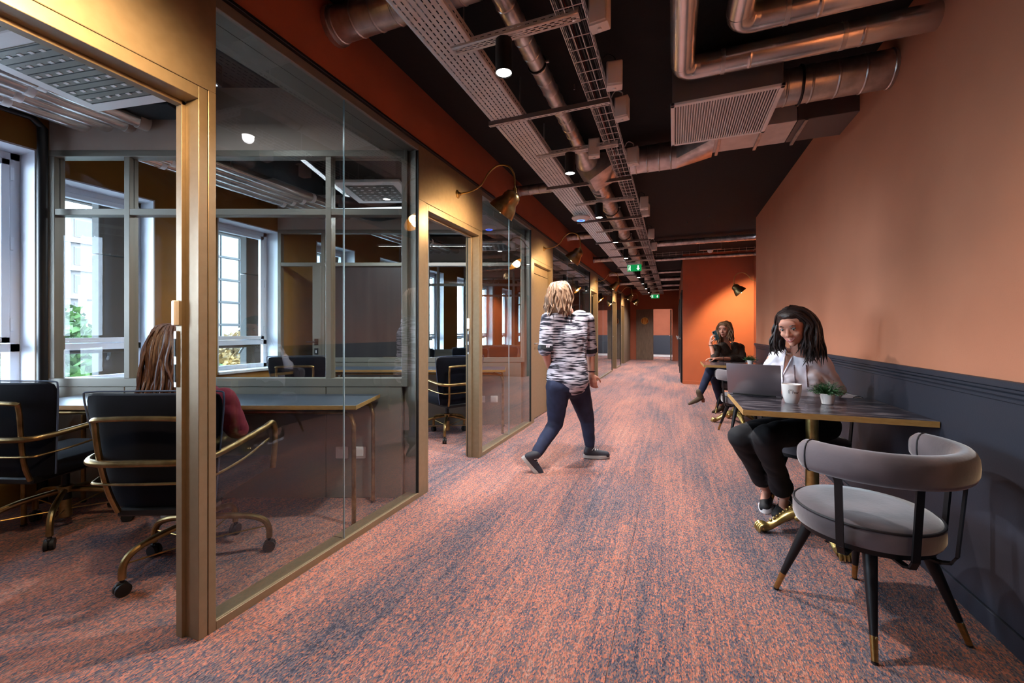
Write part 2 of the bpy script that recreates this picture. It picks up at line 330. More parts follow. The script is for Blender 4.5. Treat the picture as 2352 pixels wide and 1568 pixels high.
# portals (gold door surrounds): thing frames of the setting
PORT = [(.05, 1.113), (2.53, 3.59), (5.05, 6.07), (9.07, 10.1), (12.6, 13.6), (14.75, 15.8)]
def portal(i, y0, y1, style):
    p = S('door_%d' % (i + 1)); xo, xi = XL, XL - .15; a, b = y0 + .125, y1 - .065; H = 2.10
    O('surround_header', box((xi, y0, H + .05), (xo, y1, 2.555), .002), 'gold', p)
    O('surround_jamb', box((xi, y0, 0), (xo, a - .035, H + .05), .002), 'gold', p)
    O('surround_jamb', box((xi, b + .035, 0), (xo, y1, H + .05), .002), 'gold', p)
    fr = NB()
    for lo, hi in (((xi + .07, a - .033, 0), (xo - .002, a, H + .048)), ((xi + .07, b, 0), (xo - .002, b + .033, H + .048)), ((xi + .07, a, H), (xo - .002, b, H + .048))): bx(fr, lo, hi, .0015)
    O('door_frame', fr, 'gold', p)
    st_ = NB()
    for lo, hi in (((xi + .035, a - .012, 0), (xi + .07, a + .014, H)), ((xi + .035, b - .014, 0), (xi + .07, b + .012, H)), ((xi + .035, a, H - .014), (xi + .07, b, H + .012))): bx(st_, lo, hi, .001)
    O('frame_stop', st_, 'gold', p)
    O('door_seal', box((xi + .022, b - .004, 0), (xi + .035, b + .02, H)), 'black', p)
    bk = NB()
    bx(bk, (xi, b + .012, 0), (xi + .022, b + .034, H)); O('inner_frame', bk, 'gold', p)
    if style == 'open':
        b_ = NB(); bx(b_, (xi + .034, b - .022, .98), (xi + .05, b - .006, 1.2), .001); O('strike_plate', b_, 'galv', p, label='steel strike plate')
        for z in (1.0, 1.1): O('strike_pocket', box((xi + .037, b - .024, z), (xi + .047, b - .02, z + .07)), 'black', p)
        O('door_contact', box((xi + .03, b - .03, 1.22), (xi + .052, b - .008, 1.32), .004), 'plastic', p)
    if style == 'closed':
        L_ = O('door_leaf', box((xi + .05, a + .004, .008), (xi + .09, b - .004, H - .12), .002), 'gold', p, label='closed plain bronze gold door leaf')
        O('top_panel', box((xi + .05, a + .004, H - .112), (xi + .09, b - .004, H - .004), .002), 'gold', p)
        h = NB(); tube(h, [(xi + .09, a + .08, 1.03), (xi + .135, a + .08, 1.03), (xi + .135, a + .2, 1.03)], .009, 10); O('door_handle', h, 'galv', p)
    if style == 'dark':
        L_ = O('door_leaf', box((xi - .01, a + .01, .01), (xi + .012, b - .01, H - .01), .001), 'dglass', p, label='dark glass door leaf')
        h = NB(); tube(h, [(xi + .012, b - .1, 1.03), (xi + .06, b - .1, 1.03), (xi + .06, b - .22, 1.03)], .009, 8); O('door_handle', h, 'galv', p)
        O('leaf_stile', box((xi - .012, b - .12, .01), (xi + .014, b - .01, H - .01), .001), 'blackm', p); O('leaf_stile', box((xi - .012, a + .01, .01), (xi + .014, a + .06, H - .01), .001), 'blackm', p)
    return p
for i, ((a, b), s) in enumerate(zip(PORT, ('open', 'open', 'closed', 'dark', 'dark', 'dark'))): portal(i, a, b, s)
# glass bays between the portals
bays = [(-1.5, .05), (1.113, 2.53), (3.59, 5.05), (6.07, 9.07), (10.1, 12.6), (13.6, 14.75)]
for i, (a, b) in enumerate(bays):
    p = S('window_%d' % (i + 1)); f = NB(); xo, xi = XL, XL - .095
    bx(f, (xi, a, 0), (xo - .016, b, .034), .001); O('bottom_channel', f, 'gold', p)
    O('channel_lip', box((xo - .012, a, 0), (xo, b, .036), .001), 'gold', p)
    O('top_channel', box((xi, a, 2.50), (xo - .002, b, 2.555), .002), 'greige', p)
    O('side_return', box((xi - .02, b - .012, .03), (xo - .02, b, 2.5)), 'greige', p)
    O('gasket', box((xo - .02, b - .006, .03), (xo - .002, b, 2.5)), 'black', p)
    n = 2 if b - a < 2 else 3
    for k in range(n):
        y0, y1 = a + (b - a) * k / n, a + (b - a) * (k + 1) / n
        O('glass_pane', box((xo - .024, y0 + .0015, .03), (xo - .014, y1 - .0015, 2.505)), 'glass', p)
    for k in range(1, n):
        y0 = a + (b - a) * k / n
        O('glass_joint', box((xo - .0245, y0 - .0012, .034), (xo - .0135, y0 + .0012, 2.5)), mat('joint_silicone', (150, 170, 176), .2), p)
        O('joint_clip', box((xi, y0 - .002, .034), (xo - .03, y0 + .001, .036)), 'black', p)
# ---- facade with windows
def facade(name, xi, xo, ys, wins, zs, zh, m, n0):
    f = S(name); b = NB(); cur = ys[0]
    for (a, c) in wins:
        O('pier', box((xo, cur, 0), (xi, a, CZ)), m, f); O('window_breast', box((xo, a, 0), (xi, c, zs - .03)), m, f)
        O('window_lintel', box((xo, a, zh + .012), (xi, c, CZ)), m, f); cur = c
    O('pier', box((xo, cur, 0), (xi, ys[1], CZ)), m, f)
    for j, (a, c) in enumerate(wins):
        w_ = S('window_%d' % (n0 + j))
        O('reveal_lining', box((xo + .02, a, zs), (xi + .004, a + .012, zh)), 'white', w_); O('reveal_lining', box((xo + .02, c - .012, zs), (xi + .004, c, zh)), 'white', w_)
        O('head_lining', box((xo + .02, a, zh), (xi + .004, c, zh + .012)), 'white', w_); O('window_sill', box((xo + .02, a, zs - .03), (xi + .03, c, zs), .003), 'white', w_)
        portal_light(a, c, xo + .01, zs, zh, (0, R(-90), 0) if False else (R(90), 0, R(-90)))
        xf = xo + .05; zt = zs + .32
        fr = NB(); e = .05
        for lo, hi in (((xf, a + .012, zs), (xf + .05, a + .012 + e, zh)), ((xf, c - .012 - e, zs), (xf + .05, c - .012, zh)), ((xf, a + .01, zh - e), (xf + .05, c - .01, zh)), ((xf, a + .01, zs), (xf + .05, c - .01, zs + e)), ((xf, a + .01, zt - .03), (xf + .05, c - .01, zt + .03))): bx(fr, lo, hi, .003)
        O('window_frame', fr, 'white', w_)
        fr = NB(); e2 = .045; a2, c2 = a + .066, c - .066
        for lo, hi in (((xf + .02, a2, zt + .034), (xf + .07, a2 + e2, zh - .054)), ((xf + .02, c2 - e2, zt + .034), (xf + .07, c2, zh - .054)), ((xf + .02, a2, zh - .054 - e2), (xf + .07, c2, zh - .054)), ((xf + .02, a2, zt + .034), (xf + .07, c2, zt + .034 + e2))): bx(fr, lo, hi, .004)
        O('window_sash', fr, 'white', w_)
        O('glass_pane', box((xf + .03, a2 + .04, zt + .07), (xf + .038, c2 - .04, zh - .095)), 'wglass', w_)
        O('glass_pane', box((xf + .02, a + .06, zs + .045), (xf + .028, c - .06, zt - .028)), 'wglass', w_)
        for z in (zt + .12, (zt + zh) / 2, zh - .2): O('hinge', box((xf + .05, c - .068, z), (xf + .075, c - .05, z + .09), .002), 'white', w_)
    return f
facade('wall_facade_near', -4.2, -4.5, (-3.2, 1.6), [(-2.3, -1.5), (-.9, -.1), (.25, 1.5)], .76, 2.47, 'ochre', 20)
wins = [(2.504 + 1.37 * k - .77, 2.504 + 1.37 * k) for k in range(10)]
facade('wall_facade_far', -4.75, -5.05, (1.62, 18), wins, .74, 2.47, 'ochre', 30)
O('wall_facade_step', box((-5.05, 1.6, 0), (-4.2, 1.64, CZ)), 'white', kind='structure')
# ---- office partitions, each parallel to the next
def partition(n, pa, pb, posts, dark=None, sockets=(), door=None):
    pa, pb = Vector(pa), Vector(pb); L = (pb - pa).length; rz = math.atan2(pb.y - pa.y, pb.x - pa.x)
    p = S('window_%d' % n, loc=(pa.x, pa.y, 0), rz=rz); d = .035
    O('upper_wall', box((0, -d, 2.5), (L, d, CZ)), 'beige', p)
    O('header_rail', box((0, -d - .004, 2.455), (L, d + .004, 2.5), .002), 'greige', p)
    O('transom', box((.04, -d, 2.035), (L, d, 2.08), .002), 'greige', p)
    O('sill_rail', box((0, -d - .004, .80), (L, d + .004, .86), .002), 'greige', p)
    xs = [0] + list(posts) + [L - .04]
    for x in xs: O('mullion', box((x, -d - .002, .86), (x + .04, d + .002, 2.455), .002), 'greige', p)
    for x0, x1 in zip(xs, xs[1:]):
        O('base_panel', box((x0 + .004 if x0 else 0, -d, 0), (x1, d, .8), .003), 'greige', p)
        O('glass_pane', box((x0 + .04, -.005, 2.08), (x1, .005, 2.455)), 'pglass', p)
        isd = dark and x0 + .05 > dark[0] and x1 - .05 < dark[1]
        O('dark_panel' if isd else 'glass_pane', box((x0 + .04, -.005, .86), (x1, .005, 2.035)), mat('dark_curtain_panel', (44, 40, 42), .35, c2=(54, 49, 49), scale=2, stretch=(8, 1, .2)) if isd else 'pglass', p)
    for x in sockets:
        s = O('wall_socket', box((x - .045, -d - .01, .285), (x + .045, -d, .37), .006, seg=2), 'plastic', p); O('socket_rim', box((x - .032, -d - .013, .30), (x + .032, -d - .009, .355), .003), 'plastic', s)
    if door:
        x = door; O('door_stile', box((x - .11, -d - .006, .02), (x, d + .006, 2.035), .003), 'greige', p)
        h = NB(); tube(h, [(x - .06, -d, 1.06), (x - .06, -d - .05, 1.06), (x - .17, -d - .05, 1.06)], .01, 8); bx(h, (x - .085, -d - .012, 1.02), (x - .035, -d, 1.1), .002); bx(h, (x - .085, -d - .012, .9), (x - .035, -d, .98), .002)
        O('door_handle', h, 'blackm', p); O('key_plate', box((x - .066, -d - .016, .92), (x - .054, -d - .011, .955)), 'plastic', p)
    return p
c1, s1_ = ct, st
partition(40, (-4.2, 1.59), (-1.80, 1.59 + 2.40 * st / ct), [.54, 1.06, 1.99], sockets=(2.11, 2.235))
partition(41, (-4.75, 3.88), (-1.80, 3.88 + 2.95 * st / ct), [.56, 1.9, 2.45], dark=(.5, 1.95), door=.56, sockets=(2.62, 2.78))
partition(42, (-4.75, 6.40), (-1.80, 6.40 + 2.95 * st / ct), [.7, 1.4, 2.1])
partition(43, (-4.75, 8.92), (-1.80, 8.92 + 2.95 * st / ct), [.7, 1.4, 2.1])
partition(44, (-4.75, 12.6), (-1.80, 12.6 + 2.95 * st / ct), [.7, 1.4, 2.1])
wall('wall_office_rear', (-4.2, -1.62, 0), (-1.9, -1.5, CZ), 'beige')
wall('wall_office_far', (-5.0, 17.9, 0), (-1.9, 18.0, CZ), 'beige')
O('heating_pipe', tube(NB(), [(-4.12, 1.50, 0), (-4.12, 1.50, 2.62), (-4.12, 1.44, 2.68), (-4.12, -1.4, 2.68)], .028, 12), 'blackm', label='dark vertical heating pipe beside the near office window, turning along the ceiling', cat='pipe')
# ---- world outside the windows
ext = O('street_ground', box((-160, -60, -6.2), (-5.3, 150, -6)), mat('grey_paving', (90, 88, 86), .9), label='pale grey street paving far below the office windows', cat='ground', kind='structure')
for k in range(11):
    y = [2.56, 4.15][k] if k < 2 else 4.15 + 1.4 * (k - 1)
    s = S('pillar_%d' % (k + 1)); b = NB()
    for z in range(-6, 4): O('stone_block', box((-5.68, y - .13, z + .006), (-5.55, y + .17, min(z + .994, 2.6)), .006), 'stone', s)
sf = S('exterior_soffit')
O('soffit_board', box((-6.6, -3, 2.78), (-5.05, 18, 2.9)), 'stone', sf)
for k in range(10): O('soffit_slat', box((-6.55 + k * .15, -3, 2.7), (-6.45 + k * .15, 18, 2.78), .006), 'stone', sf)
rl = T('balcony_rail', 'dark round safety rail running outside the office windows', 'railing')
O('rail_tube', tube(NB(), [(-5.4, -3, 1.0), (-5.4, 18, 1.0)], .022, 8), 'blackm', rl)
for k in range(14): O('rail_bracket', tube(NB(), [(-5.4, 2.45 + 1.43 * (k - 2), 1.0), (-5.52, 2.5 + 1.43 * (k - 2), .95), (-5.56, 2.5 + 1.43 * (k - 2), .9)], .014, 6), 'blackm', rl)
def block(label, x, y0, y1, z1, m, nw, nf, ww, wh, glass_m, depth=12, name='office_building', grid=False):
    t = T(name, label, 'building', (x, y0, -6)); H = z1 + 6; Wd = y1 - y0
    O('facade_wall', box((-depth, 0, 0), (0, Wd, H)), m, t)
    for i in range(nw):
        for j in range(nf):
            cy = Wd * (i + .5) / nw; cz = H * (j + .5) / nf
            f = O('window', box((-.02, cy - ww / 2 - .12, cz - wh / 2 - .12), (.12, cy + ww / 2 + .12, cz + wh / 2 + .12)), 'blackm' if grid else m, t)
            O('pane', box((.1, cy - ww / 2, cz - wh / 2), (.16, cy + ww / 2, cz + wh / 2)), glass_m, f)
        if not grid: O('pilaster', box((0, Wd * i / nw - .5, 0), (.5, Wd * i / nw + .5, H)), m, t)
    for j in range(nf + 1):
        if not grid: O('cornice', box((0, 0, H * j / nf - .2), (.7, Wd, H * j / nf + .2)), m, t)
        else: O('floor_band', box((0, 0, H * j / nf - .12), (.3, Wd, H * j / nf + .12)), 'blackm', t)
    return t
M['cream'] = mat('cream_facade', (86, 82, 82), .85); M['bglass'] = mat('blue_window_glass', (26, 50, 62), .3); M['skyglass'] = mat('sky_reflecting_glass', (96, 104, 116), .2, c2=(50, 62, 78), scale=.12)
block('cream stone office building with rows of blue windows beyond the street', -80, 10, 44, 18, 'cream', 8, 6, 1.9, 2.3, 'bglass')
block('glass grid tower with dark mullions seen through the second office window', -78, 48, 100, 40, 'blackm', 15, 11, 3.1, 3.7, 'skyglass', grid=True, name='glass_building')
O('street_lamp_post', tube(NB(), [(-40, 16.6, -6), (-40, 16.6, 4.5)], .22, 10), 'greybox', label='grey post standing among the trees outside the window', cat='post')
def tree(x, y, z0, h, r, c, label):
    t = T('tree', label, 'tree', (x, y, z0), group=None); m = mat('foliage_%d' % int(-x), c, .8, c2=tuple(int(q * .55) for q in c), scale=1.4)
    b = NB(); tube(b, [(0, 0, 0), (.1, .05, h * .6)], [.25, .12], 8)
    for k in range(5):
        a = k * 1.26; tube(b, [(.05, 0, h * .35), (math.cos(a) * r * .6, math.sin(a) * r * .6, h * .75)], [.1, .03], 5)
    O('trunk', b, mat('bark', (80, 62, 48), .9), t)
    b = NB(); rnd = random.Random(int(-x * 7))
    for k in range(2600):
        a = rnd.uniform(0, 6.28); e = rnd.uniform(-1, 1); rr = rnd.uniform(.45, 1) ** .6
        lump = 1 + .25 * noise.noise(Vector((a * 1.3, e * 2.2, x)))
        p = Vector((math.cos(a) * math.sqrt(1 - e * e) * r * rr * lump, math.sin(a) * math.sqrt(1 - e * e) * r * rr * lump, h * .68 + e * h * .34 * rr * lump))
        d = Vector((rnd.uniform(-1, 1), rnd.uniform(-1, 1), rnd.uniform(-1, 1))).normalized(); s = d.orthogonal().normalized(); L = rnd.uniform(.12, .26)
        v = [bm_v for bm_v in (b.verts.new(p - d * L), b.verts.new(p + s * L * .6), b.verts.new(p + d * L), b.verts.new(p - s * L * .6))]; b.faces.new(v)
    O('foliage', b, m, t, kind='stuff')
for a in [(-24, 8.3, -6, 8.6, 2.6, (44, 74, 16), 'leafy green tree outside the window left of the first partition mullion'), (-27, 11.6, -6, 7.4, 2.6, (84, 90, 18), 'yellow green tree beside the grey post outside'),
          (-26, 15.6, -6, 6.6, 2.4, (120, 88, 36), 'autumn orange tree low in the second office window'), (-29, 20.6, -6, 7.0, 2.6, (122, 96, 58), 'pale orange tree beyond the second office window pier'), (-22, 12.9, -6, 5.6, 2.2, (62, 84, 24), 'low green tree close below the windows')]: tree(*a)
# ------------------------------------------------------------------ ceiling services
def ctr(u, v, z):      # where the sight line through a photograph point meets height z
    Z = F * (z - CH) / (HV - v); return W((u - CU) / F * Z, Z, z)
# cable tray on struts
ZT = 2.68
t = T('cable_tray', 'perforated galvanised cable tray running the length of the black ceiling', 'cable tray', (-1.2, -1.5, ZT))
Mr = Matrix.Rotation(R(90), 4, 'Z')
b = NB(); sheet_slots(b, 19.2, .235, .034, 7, .0225, .008, Matrix.Translation((.235, 0, 0)) @ Mr)
o = O('tray_base', b, 'tray', t); md = o.modifiers.new('s', 'SOLIDIFY'); md.thickness = .0016
for x in (0, .2335):
    b = NB(); sheet_slots(b, 19.2, .05, .034, 1, .0225, .008, Matrix.Translation((x, 0, .05)) @ Mr @ Matrix.Rotation(R(90), 4, 'X') @ Matrix.Translation((0, -.05, 0)))
    bx(b, (x, 0, .05), (x + .006, 19.2, .053)) if x == 0 else bx(b, (x - .006, 0, .05), (x, 19.2, .053))
    O('tray_side', b, 'tray', t)
M['cable'] = mat('dark_cables', (22, 20, 24), .5)
for j in range(6):
    b = NB(); tube(b, [(.03 + .034 * j + .008 * math.sin(k * 1.3 + j), k * 1.6, .016) for k in range(13)], .009, 6, sm=3)
    O('cable', b, ['cable', 'wire_red', 'cable', 'cable', 'plastic', 'cable'][j] if False else 'cable', t)
# wire basket
t2 = T('wire_basket_tray', 'steel wire basket full of thin cables beside the round duct', 'cable tray', (-.515, -1.5, ZT))
M['wire'] = mat('zinc_wire', (206, 200, 196), .35, .9)
for (x, z) in ((0, .05), (0, .025), (0, 0), (.043, 0), (.086, 0), (.13, 0), (.13, .025), (.13, .05)):
    O('long_wire', cyl(NB(), (x, 0, z), (x, 19.2, z), .0028, 6), 'wire', t2)
cw = O('cross_wire', tube(NB(), [(0, 0, .05), (0, 0, -.003), (.13, 0, -.003), (.13, 0, .05)], .0028, 5), 'wire', t2, loc=(0, .05, 0))
for k in range(1, 191):
    c = cw.copy(); col.objects.link(c); c.location = (0, .05 + .1 * k, 0)
for j in range(10):
    r_ = random.Random(j); b = NB(); tube(b, [(.018 + .0105 * j + r_.uniform(-.006, .006), k * 1.2, .010 + r_.uniform(0, .02)) for k in range(17)], .0045, 5, sm=2)
    O('cable', b, mat('cable_red', (120, 44, 30), .5) if j == 3 else (mat('cable_grey', (120, 112, 110), .5) if j in (1, 6) else 'cable'), t2)
# struts: wide pale ones carry the downlights, dark channels between
for i in range(len(DL_Y)):
    y = DL_Y[i] - .01
    t = T('ceiling_strut', '%s pale slotted strut, crossing under the tray and round duct' % ordn(i), 'strut', (-1.08, y - .035, ZT - .012), group='pale slotted struts under the cable tray')
    b = NB(); sheet_slots(b, .67, .06, .04, 3, .024, .007); o = O('strut_plate', b, 'tray', t); md = o.modifiers.new('s', 'SOLIDIFY'); md.thickness = .002
    b = NB(); sheet_slots(b, .67, .028, .04, 1, .02, .006, Matrix.Rotation(R(90), 4, 'X')); O('strut_flange', b, 'tray', t)
    for x in (.06, .62): O('hanger_rod', cyl(NB(), (x, .03, 0), (x, .03, CZ - ZT + .012), .004, 6), 'wire', t)
    for x in (.02, .64): O('bolt', cyl(NB(), (x, .03, -.012), (x, .03, .004), .007, 6), 'galv', t)
for i in range(11):
    y = 2.66 + 1.43 * i
    t = T('ceiling_channel', '%s grey steel channel between the pale struts' % ordn(i), 'strut', (-1.22, y, ZT - .03), group='grey channels under the cable tray')
    b = NB(); bx(b, (0, 0, 0), (.84, .002, .03)); bx(b, (0, .028, 0), (.84, .03, .03)); O('channel_side', b, 'greybox', t)
    b = NB(); sheet_slots(b, .84, .03, .04, 1, .024, .008); O('channel_web', b, 'tray', t)
    for x in (.23, .78): O('hanger_rod', cyl(NB(), (x, .015, 0), (x, .015, CZ - ZT + .03), .004, 6), 'wire', t)
# downlights
dl = None
for i, y in enumerate(DL_Y):
    lab = '%s black cylinder downlight in the row over the corridor' % ordn(i)
    if dl is None:
        dl = T('downlight', lab, 'downlight', (DL_X, y, DL_Z), group='black cylinder downlights')
        b = NB(); lathe(b, [(.037, 0.006), (.041, 0), (.042, .004), (.042, .168), (.038, .172), (0, .172)], 28, cap=False); O('housing', b, 'blackm', dl)
        b = NB(); lathe(b, [(0, .004), (.037, .004), (.037, .008), (0, .008)], 28); O('lens', b, 'lit', dl)
        O('stem', cyl(NB(), (0, 0, .17), (0, 0, .185), .008, 8), 'blackm', dl)
    else:
        c = copy_tree(dl); c.location = (DL_X, y, DL_Z); c['label'] = lab
# junction / driver boxes on the basket
BX = [(1372, 82, 'upright pale driver box with a curled lead, nearest on the wire basket'), (1397, 185, 'pale driver box with dark straps, behind the nearest one'), (1411, 247, 'pale driver box just beyond the strapped one'), (1361, 322, 'pale box hanging left of the wire basket by the second downlight'), (1437, 340, 'pale box right of the basket in front of the branch duct'),
      (1467, 478, 'small pale box on the basket near the third downlight'), (1474, 498, 'small pale box just past the third downlight'), (1487, 548, 'small pale box on the basket over the corridor middle'), (1497, 578, 'tiny pale box far along the basket')]
for i, (u, v, lab) in enumerate(BX):
    p = ctr(u, v, 2.665); p.x = -.32 if i != 3 else -.60; q = p.copy(); q.z = 0
    y = {0: 1.93, 1: 2.44, 2: 2.82, 3: 3.35, 4: 3.62, 5: 5.0, 6: 5.3, 7: 6.6, 8: 7.6}[i]
    t = T('driver_box', lab, 'electrical box', (p.x, y, 2.60), rz=R(8 if i % 2 else -6), group='driver boxes on the wire basket')
    O('box_body', box((-.045, -.032, 0), (.045, .032, .145), .006, seg=2), 'ptile', t); O('box_lid', box((-.04, -.038, .008), (.04, -.031, .137), .004), 'ptile', t)
    O('cable_gland', cyl(NB(), (0, 0, -.008), (0, 0, .002), .01, 10), 'plastic', t)
    b = NB(); tube(b, [(.0, 0, .144), (.0, 0, .18), (-.05 if i != 3 else .05, 0, .2), (-.1 if i != 3 else .1, .02, .12)], .004, 6, sm=4); O('lead', b, 'cable' if i % 2 else 'plastic', t)
# main round duct with its tee and branches
t = T('main_duct', 'long spiral steel duct running above the downlights, swelling past its tee', 'duct', (-.76, 0, 2.79))
O('duct_run', duct(NB(), (0, -2.5, 0), (0, 3.62, 0), .05, .13), 'galv', t)
b = NB(); Mx, L = along((0, 3.6, 0), (0, 3.86, 0)); lathe(b, [(.05, 0), (.053, .02), (.1, .2), (.1, L)], 24, Mx, cap=False); O('reducer', b, 'galv', t)
b = NB(); r0 = [(-.1, 3.84, -.1), (.13, 3.84, -.1), (.13, 4.26, -.1), (-.1, 4.26, -.1)]
vs = [b.verts.new(v) for v in [(-.1, 3.86, .06), (-.1, 4.28, .06), (.235, 4.28, .06), (.235, 3.86, .06), (-.1, 3.86, -.06), (-.1, 4.28, -.06), (.235, 4.28, -.06), (.235, 3.86, -.06), (.02, 3.9, -.17), (.02, 4.24, -.17), (.16, 4.07, -.13)]]
for f in ((0, 1, 2, 3), (0, 4, 5, 1), (2, 6, 7, 3), (4, 8, 9, 5), (7, 10, 8), (4, 7, 8), (7, 6, 10), (6, 9, 10), (9, 8, 10), (5, 9, 6), (0, 3, 7, 4), (1, 5, 6, 2)): b.faces.new([vs[k] for k in f])
O('tee_box', b, 'galv', t, ang=20)
O('duct_run_wide', duct(NB(), (0, 4.22, 0), (0, 17.6, 0), .098, .13), 'galv', t)
for k in range(10):
    y = 2.35 + 1.55 * k; r_ = .054 if y < 3.6 else .103
    O('duct_clamp', tube(NB(), [(r_ * math.cos(a * .39), y, r_ * math.sin(a * .39)) for a in range(16)], .006, 6, closed=True), 'blackm', t)
    O('clamp_screw', cyl(NB(), (r_ - .002, y, 0), (r_ + .02, y, 0), .008, 8), 'galv', t)
t = T('branch_duct', 'round duct branching right from the tee to the flat duct', 'duct', (-.5, 3.99, 2.78))
O('duct_run', duct(NB(), (.125, 0, 0), (.52, 0, 0), .118, .1), 'galv', t)
O('duct_link', cyl(NB(), (-.03, 0, .105), (.14, 0, .105), .035, 16), 'galv', t)
b = NB(); N = 20; A = [(.52, .118 * math.cos(2 * math.pi * k / N), .118 * math.sin(2 * math.pi * k / N)) for k in range(N + 1)]
def sq(a):
    c_, s_ = math.cos(a), math.sin(a); m_ = max(abs(c_), abs(s_)); return (c_ / m_ * .19 - .32 + .01, s_ / m_ * .085 - .0)
B = [(.80, sq(2 * math.pi * k / N)[0] + .12, sq(2 * math.pi * k / N)[1]) for k in range(N + 1)]
quadstrip(b, A, B); O('transition', b, 'galv', t)
t = T('flat_duct', 'flat rectangular duct behind the square grille, ending at the terracotta wall', 'duct', (.30, 3.49, 2.70))
O('duct_body', box((0, 0, 0), (.52, .37, .17), .003), 'tray', t); O('duct_body', box((.525, 0, 0), (.89, .37, .17), .003), 'greybox', t)
for x in (.02, .3, .56):
    b = NB(); bx(b, (x, -.02, -.018), (x + .022, .40, -.002), .002); O('cross_bracket', b, 'galv', t)
    O('hanger_rod', cyl(NB(), (x + .01, .39, -.02), (x + .01, .39, CZ - 2.7), .004, 6), 'wire', t)
# ceiling grille with its plenum and feed duct
t = T('ceiling_grille', 'square white louvred ceiling grille on a grey plenum box', 'air grille', (.286, 3.045, 2.59))
fr = NB()
for lo, hi in (((-.305, -.3, 0), (.305, -.275, .02)), ((-.305, .275, 0), (.305, .3, .02)), ((-.305, -.3, 0), (-.28, .3, .02)), ((.28, -.3, 0), (.305, .3, .02))): bx(fr, lo, hi, .003)
O('grille_frame', fr, 'plastic', t)
lv = O('louvre', box((-.0035, -.276, 0), (.0035, .276, .018), .001, Mx=Matrix.Rotation(R(25), 4, 'Y')), 'plastic', t, loc=(-.27, 0, .002))
for k in range(1, 37):
    c = lv.copy(); col.objects.link(c); c.location = (-.27 + .015 * k, 0, .002)
O('plenum_box', box((-.295, -.29, .02), (.295, .29, .25), .003), 'greybox', t)
b = NB(); duct(b, (.295, 0, .135), (.9, 0, .135), .105, .13); O('feed_duct', b, 'galv', t)
O('duct_clamp', tube(NB(), [(.44, .112 * math.cos(a * .39), .135 + .112 * math.sin(a * .39)) for a in range(16)], .007, 6, closed=True), 'blackm', t)
# foil clad pipes
def foil_pipe(label, xr, y, z, r, yb, x0):
    t = T('clad_pipe', label, 'pipe', (x0, y, z), group='foil clad pipes over the tables')
    q = .09
    O('pipe_leg', tube(NB(), [(0, yb - y, 0), (0, -q, 0)], r, 20), 'foil', t)
    O('pipe_elbow', tube(NB(), [(0, -q, 0), (q * .08, -q * .5, 0), (q * .3, -q * .22, 0), (q * .6, -q * .05, 0), (q, 0, 0)], r * 1.01, 20, sm=3), 'foil', t)
    O('pipe_cross', duct(NB(), (q, 0, 0), (xr - x0, 0, 0), r, .5, 20, .002), 'foil', t)
    for x in (.2, .75):
        if x < xr - x0: O('pipe_band', cyl(NB(), (x, 0, 0), (x + .02, 0, 0), r + .002, 20), 'galv', t)
foil_pipe('outer foil clad pipe turning over the square grille into the wall', XR, 2.60, 2.715, .062, -1.5, .045)
foil_pipe('inner foil clad pipe nested inside the longer one', XR, 2.36, 2.76, .062, -1.5, .30)
# cross ducts from the red band to the main duct, and cross pipes on the right
for i, (y, r_, lab) in enumerate(((1.72, .085, 'fat grey duct from the red band, nearest the camera'), (4.47, .055, 'pale cross duct from the red band above the first brass lamp'), (6.95, .06, 'pale cross duct from the red band above the second brass lamp'), (9.4, .06, 'pale cross duct from the band in mid corridor'), (11.9, .06, 'fourth pale cross duct along the band'), (14.4, .06, 'farthest pale cross duct along the band'))):
    t = T('cross_duct', lab, 'duct', (XL, y, 2.83 if i == 0 else 2.81), group='cross ducts from the red band')
    O('duct_run', duct(NB(), (0, 0, 0), (.62 if i else .86, 0, 0), r_, .12, 20), 'galv', t)
    O('wall_collar', duct(NB(), (0, 0, 0), (.04, 0, 0), r_ + .012, .5, 20), 'galv', t)
for i, (y, r_, z, x1, lab) in enumerate(((8.3, .055, 2.85, 1.60, 'pale cross duct just past the end of the terracotta wall'), (9.95, .04, 2.82, 1.60, 'thin pale pipe along the top of the facing orange wall'), (12.3, .04, 2.85, .187, 'first pale duct over the narrow far corridor'), (13.9, .07, 2.85, .187, 'second and thickest pale duct over the narrow far corridor'), (15.8, .055, 2.85, .187, 'third pale duct over the narrow far corridor'), (17.6, .04, 2.85, .187, 'last pale duct by the end wall'))):
    t = T('cross_pipe', lab, 'duct', (-.46, y, z), group='cross ducts right of the basket'); O('pipe_run', duct(NB(), (0, 0, 0), (x1 + .46, 0, 0), r_, .13, 16), 'galv', t)
t = T('side_wire_basket', 'faint wire basket crossing above the phone caller', 'cable tray', (-.4, 9.3, 2.80))
for z in (0, .045): O('long_wire', cyl(NB(), (0, 0, z), (1.99, 0, z), .003, 5), 'wire', t)
for k in range(15): O('cross_wire', tube(NB(), [(.05 + k * .13, 0, .06), (.05 + k * .13, 0, 0), (.05 + k * .13, .12, 0)], .003, 5), 'wire', t)
t = T('smoke_detector', 'small white smoke detector on a bar above the facing wall', 'smoke detector', (.67, 9.05, 2.79))
b = NB(); lathe(b, [(0, -.045), (.03, -.042), (.05, -.02), (.055, 0), (.05, .012), (0, .012)], 20); O('detector_head', b, 'plastic', t)
O('mount_bar', cyl(NB(), (-.2, 0, .02), (.2, 0, .02), .008, 8), 'galv', t)
for x in (-.19, .19): O('hanger_rod', cyl(NB(), (x, 0, .02), (x, 0, .16), .003, 5), 'wire', t)
t = T('wireless_access_point', 'white disc with a glowing blue ring under the cable tray', 'access point', (-1.09, 5.16, 2.585))
b = NB(); lathe(b, [(0, 0), (.05, .002), (.095, .014), (.115, .034), (.112, .048), (0, .052)], 36); O('disc_housing', b, 'plastic', t)
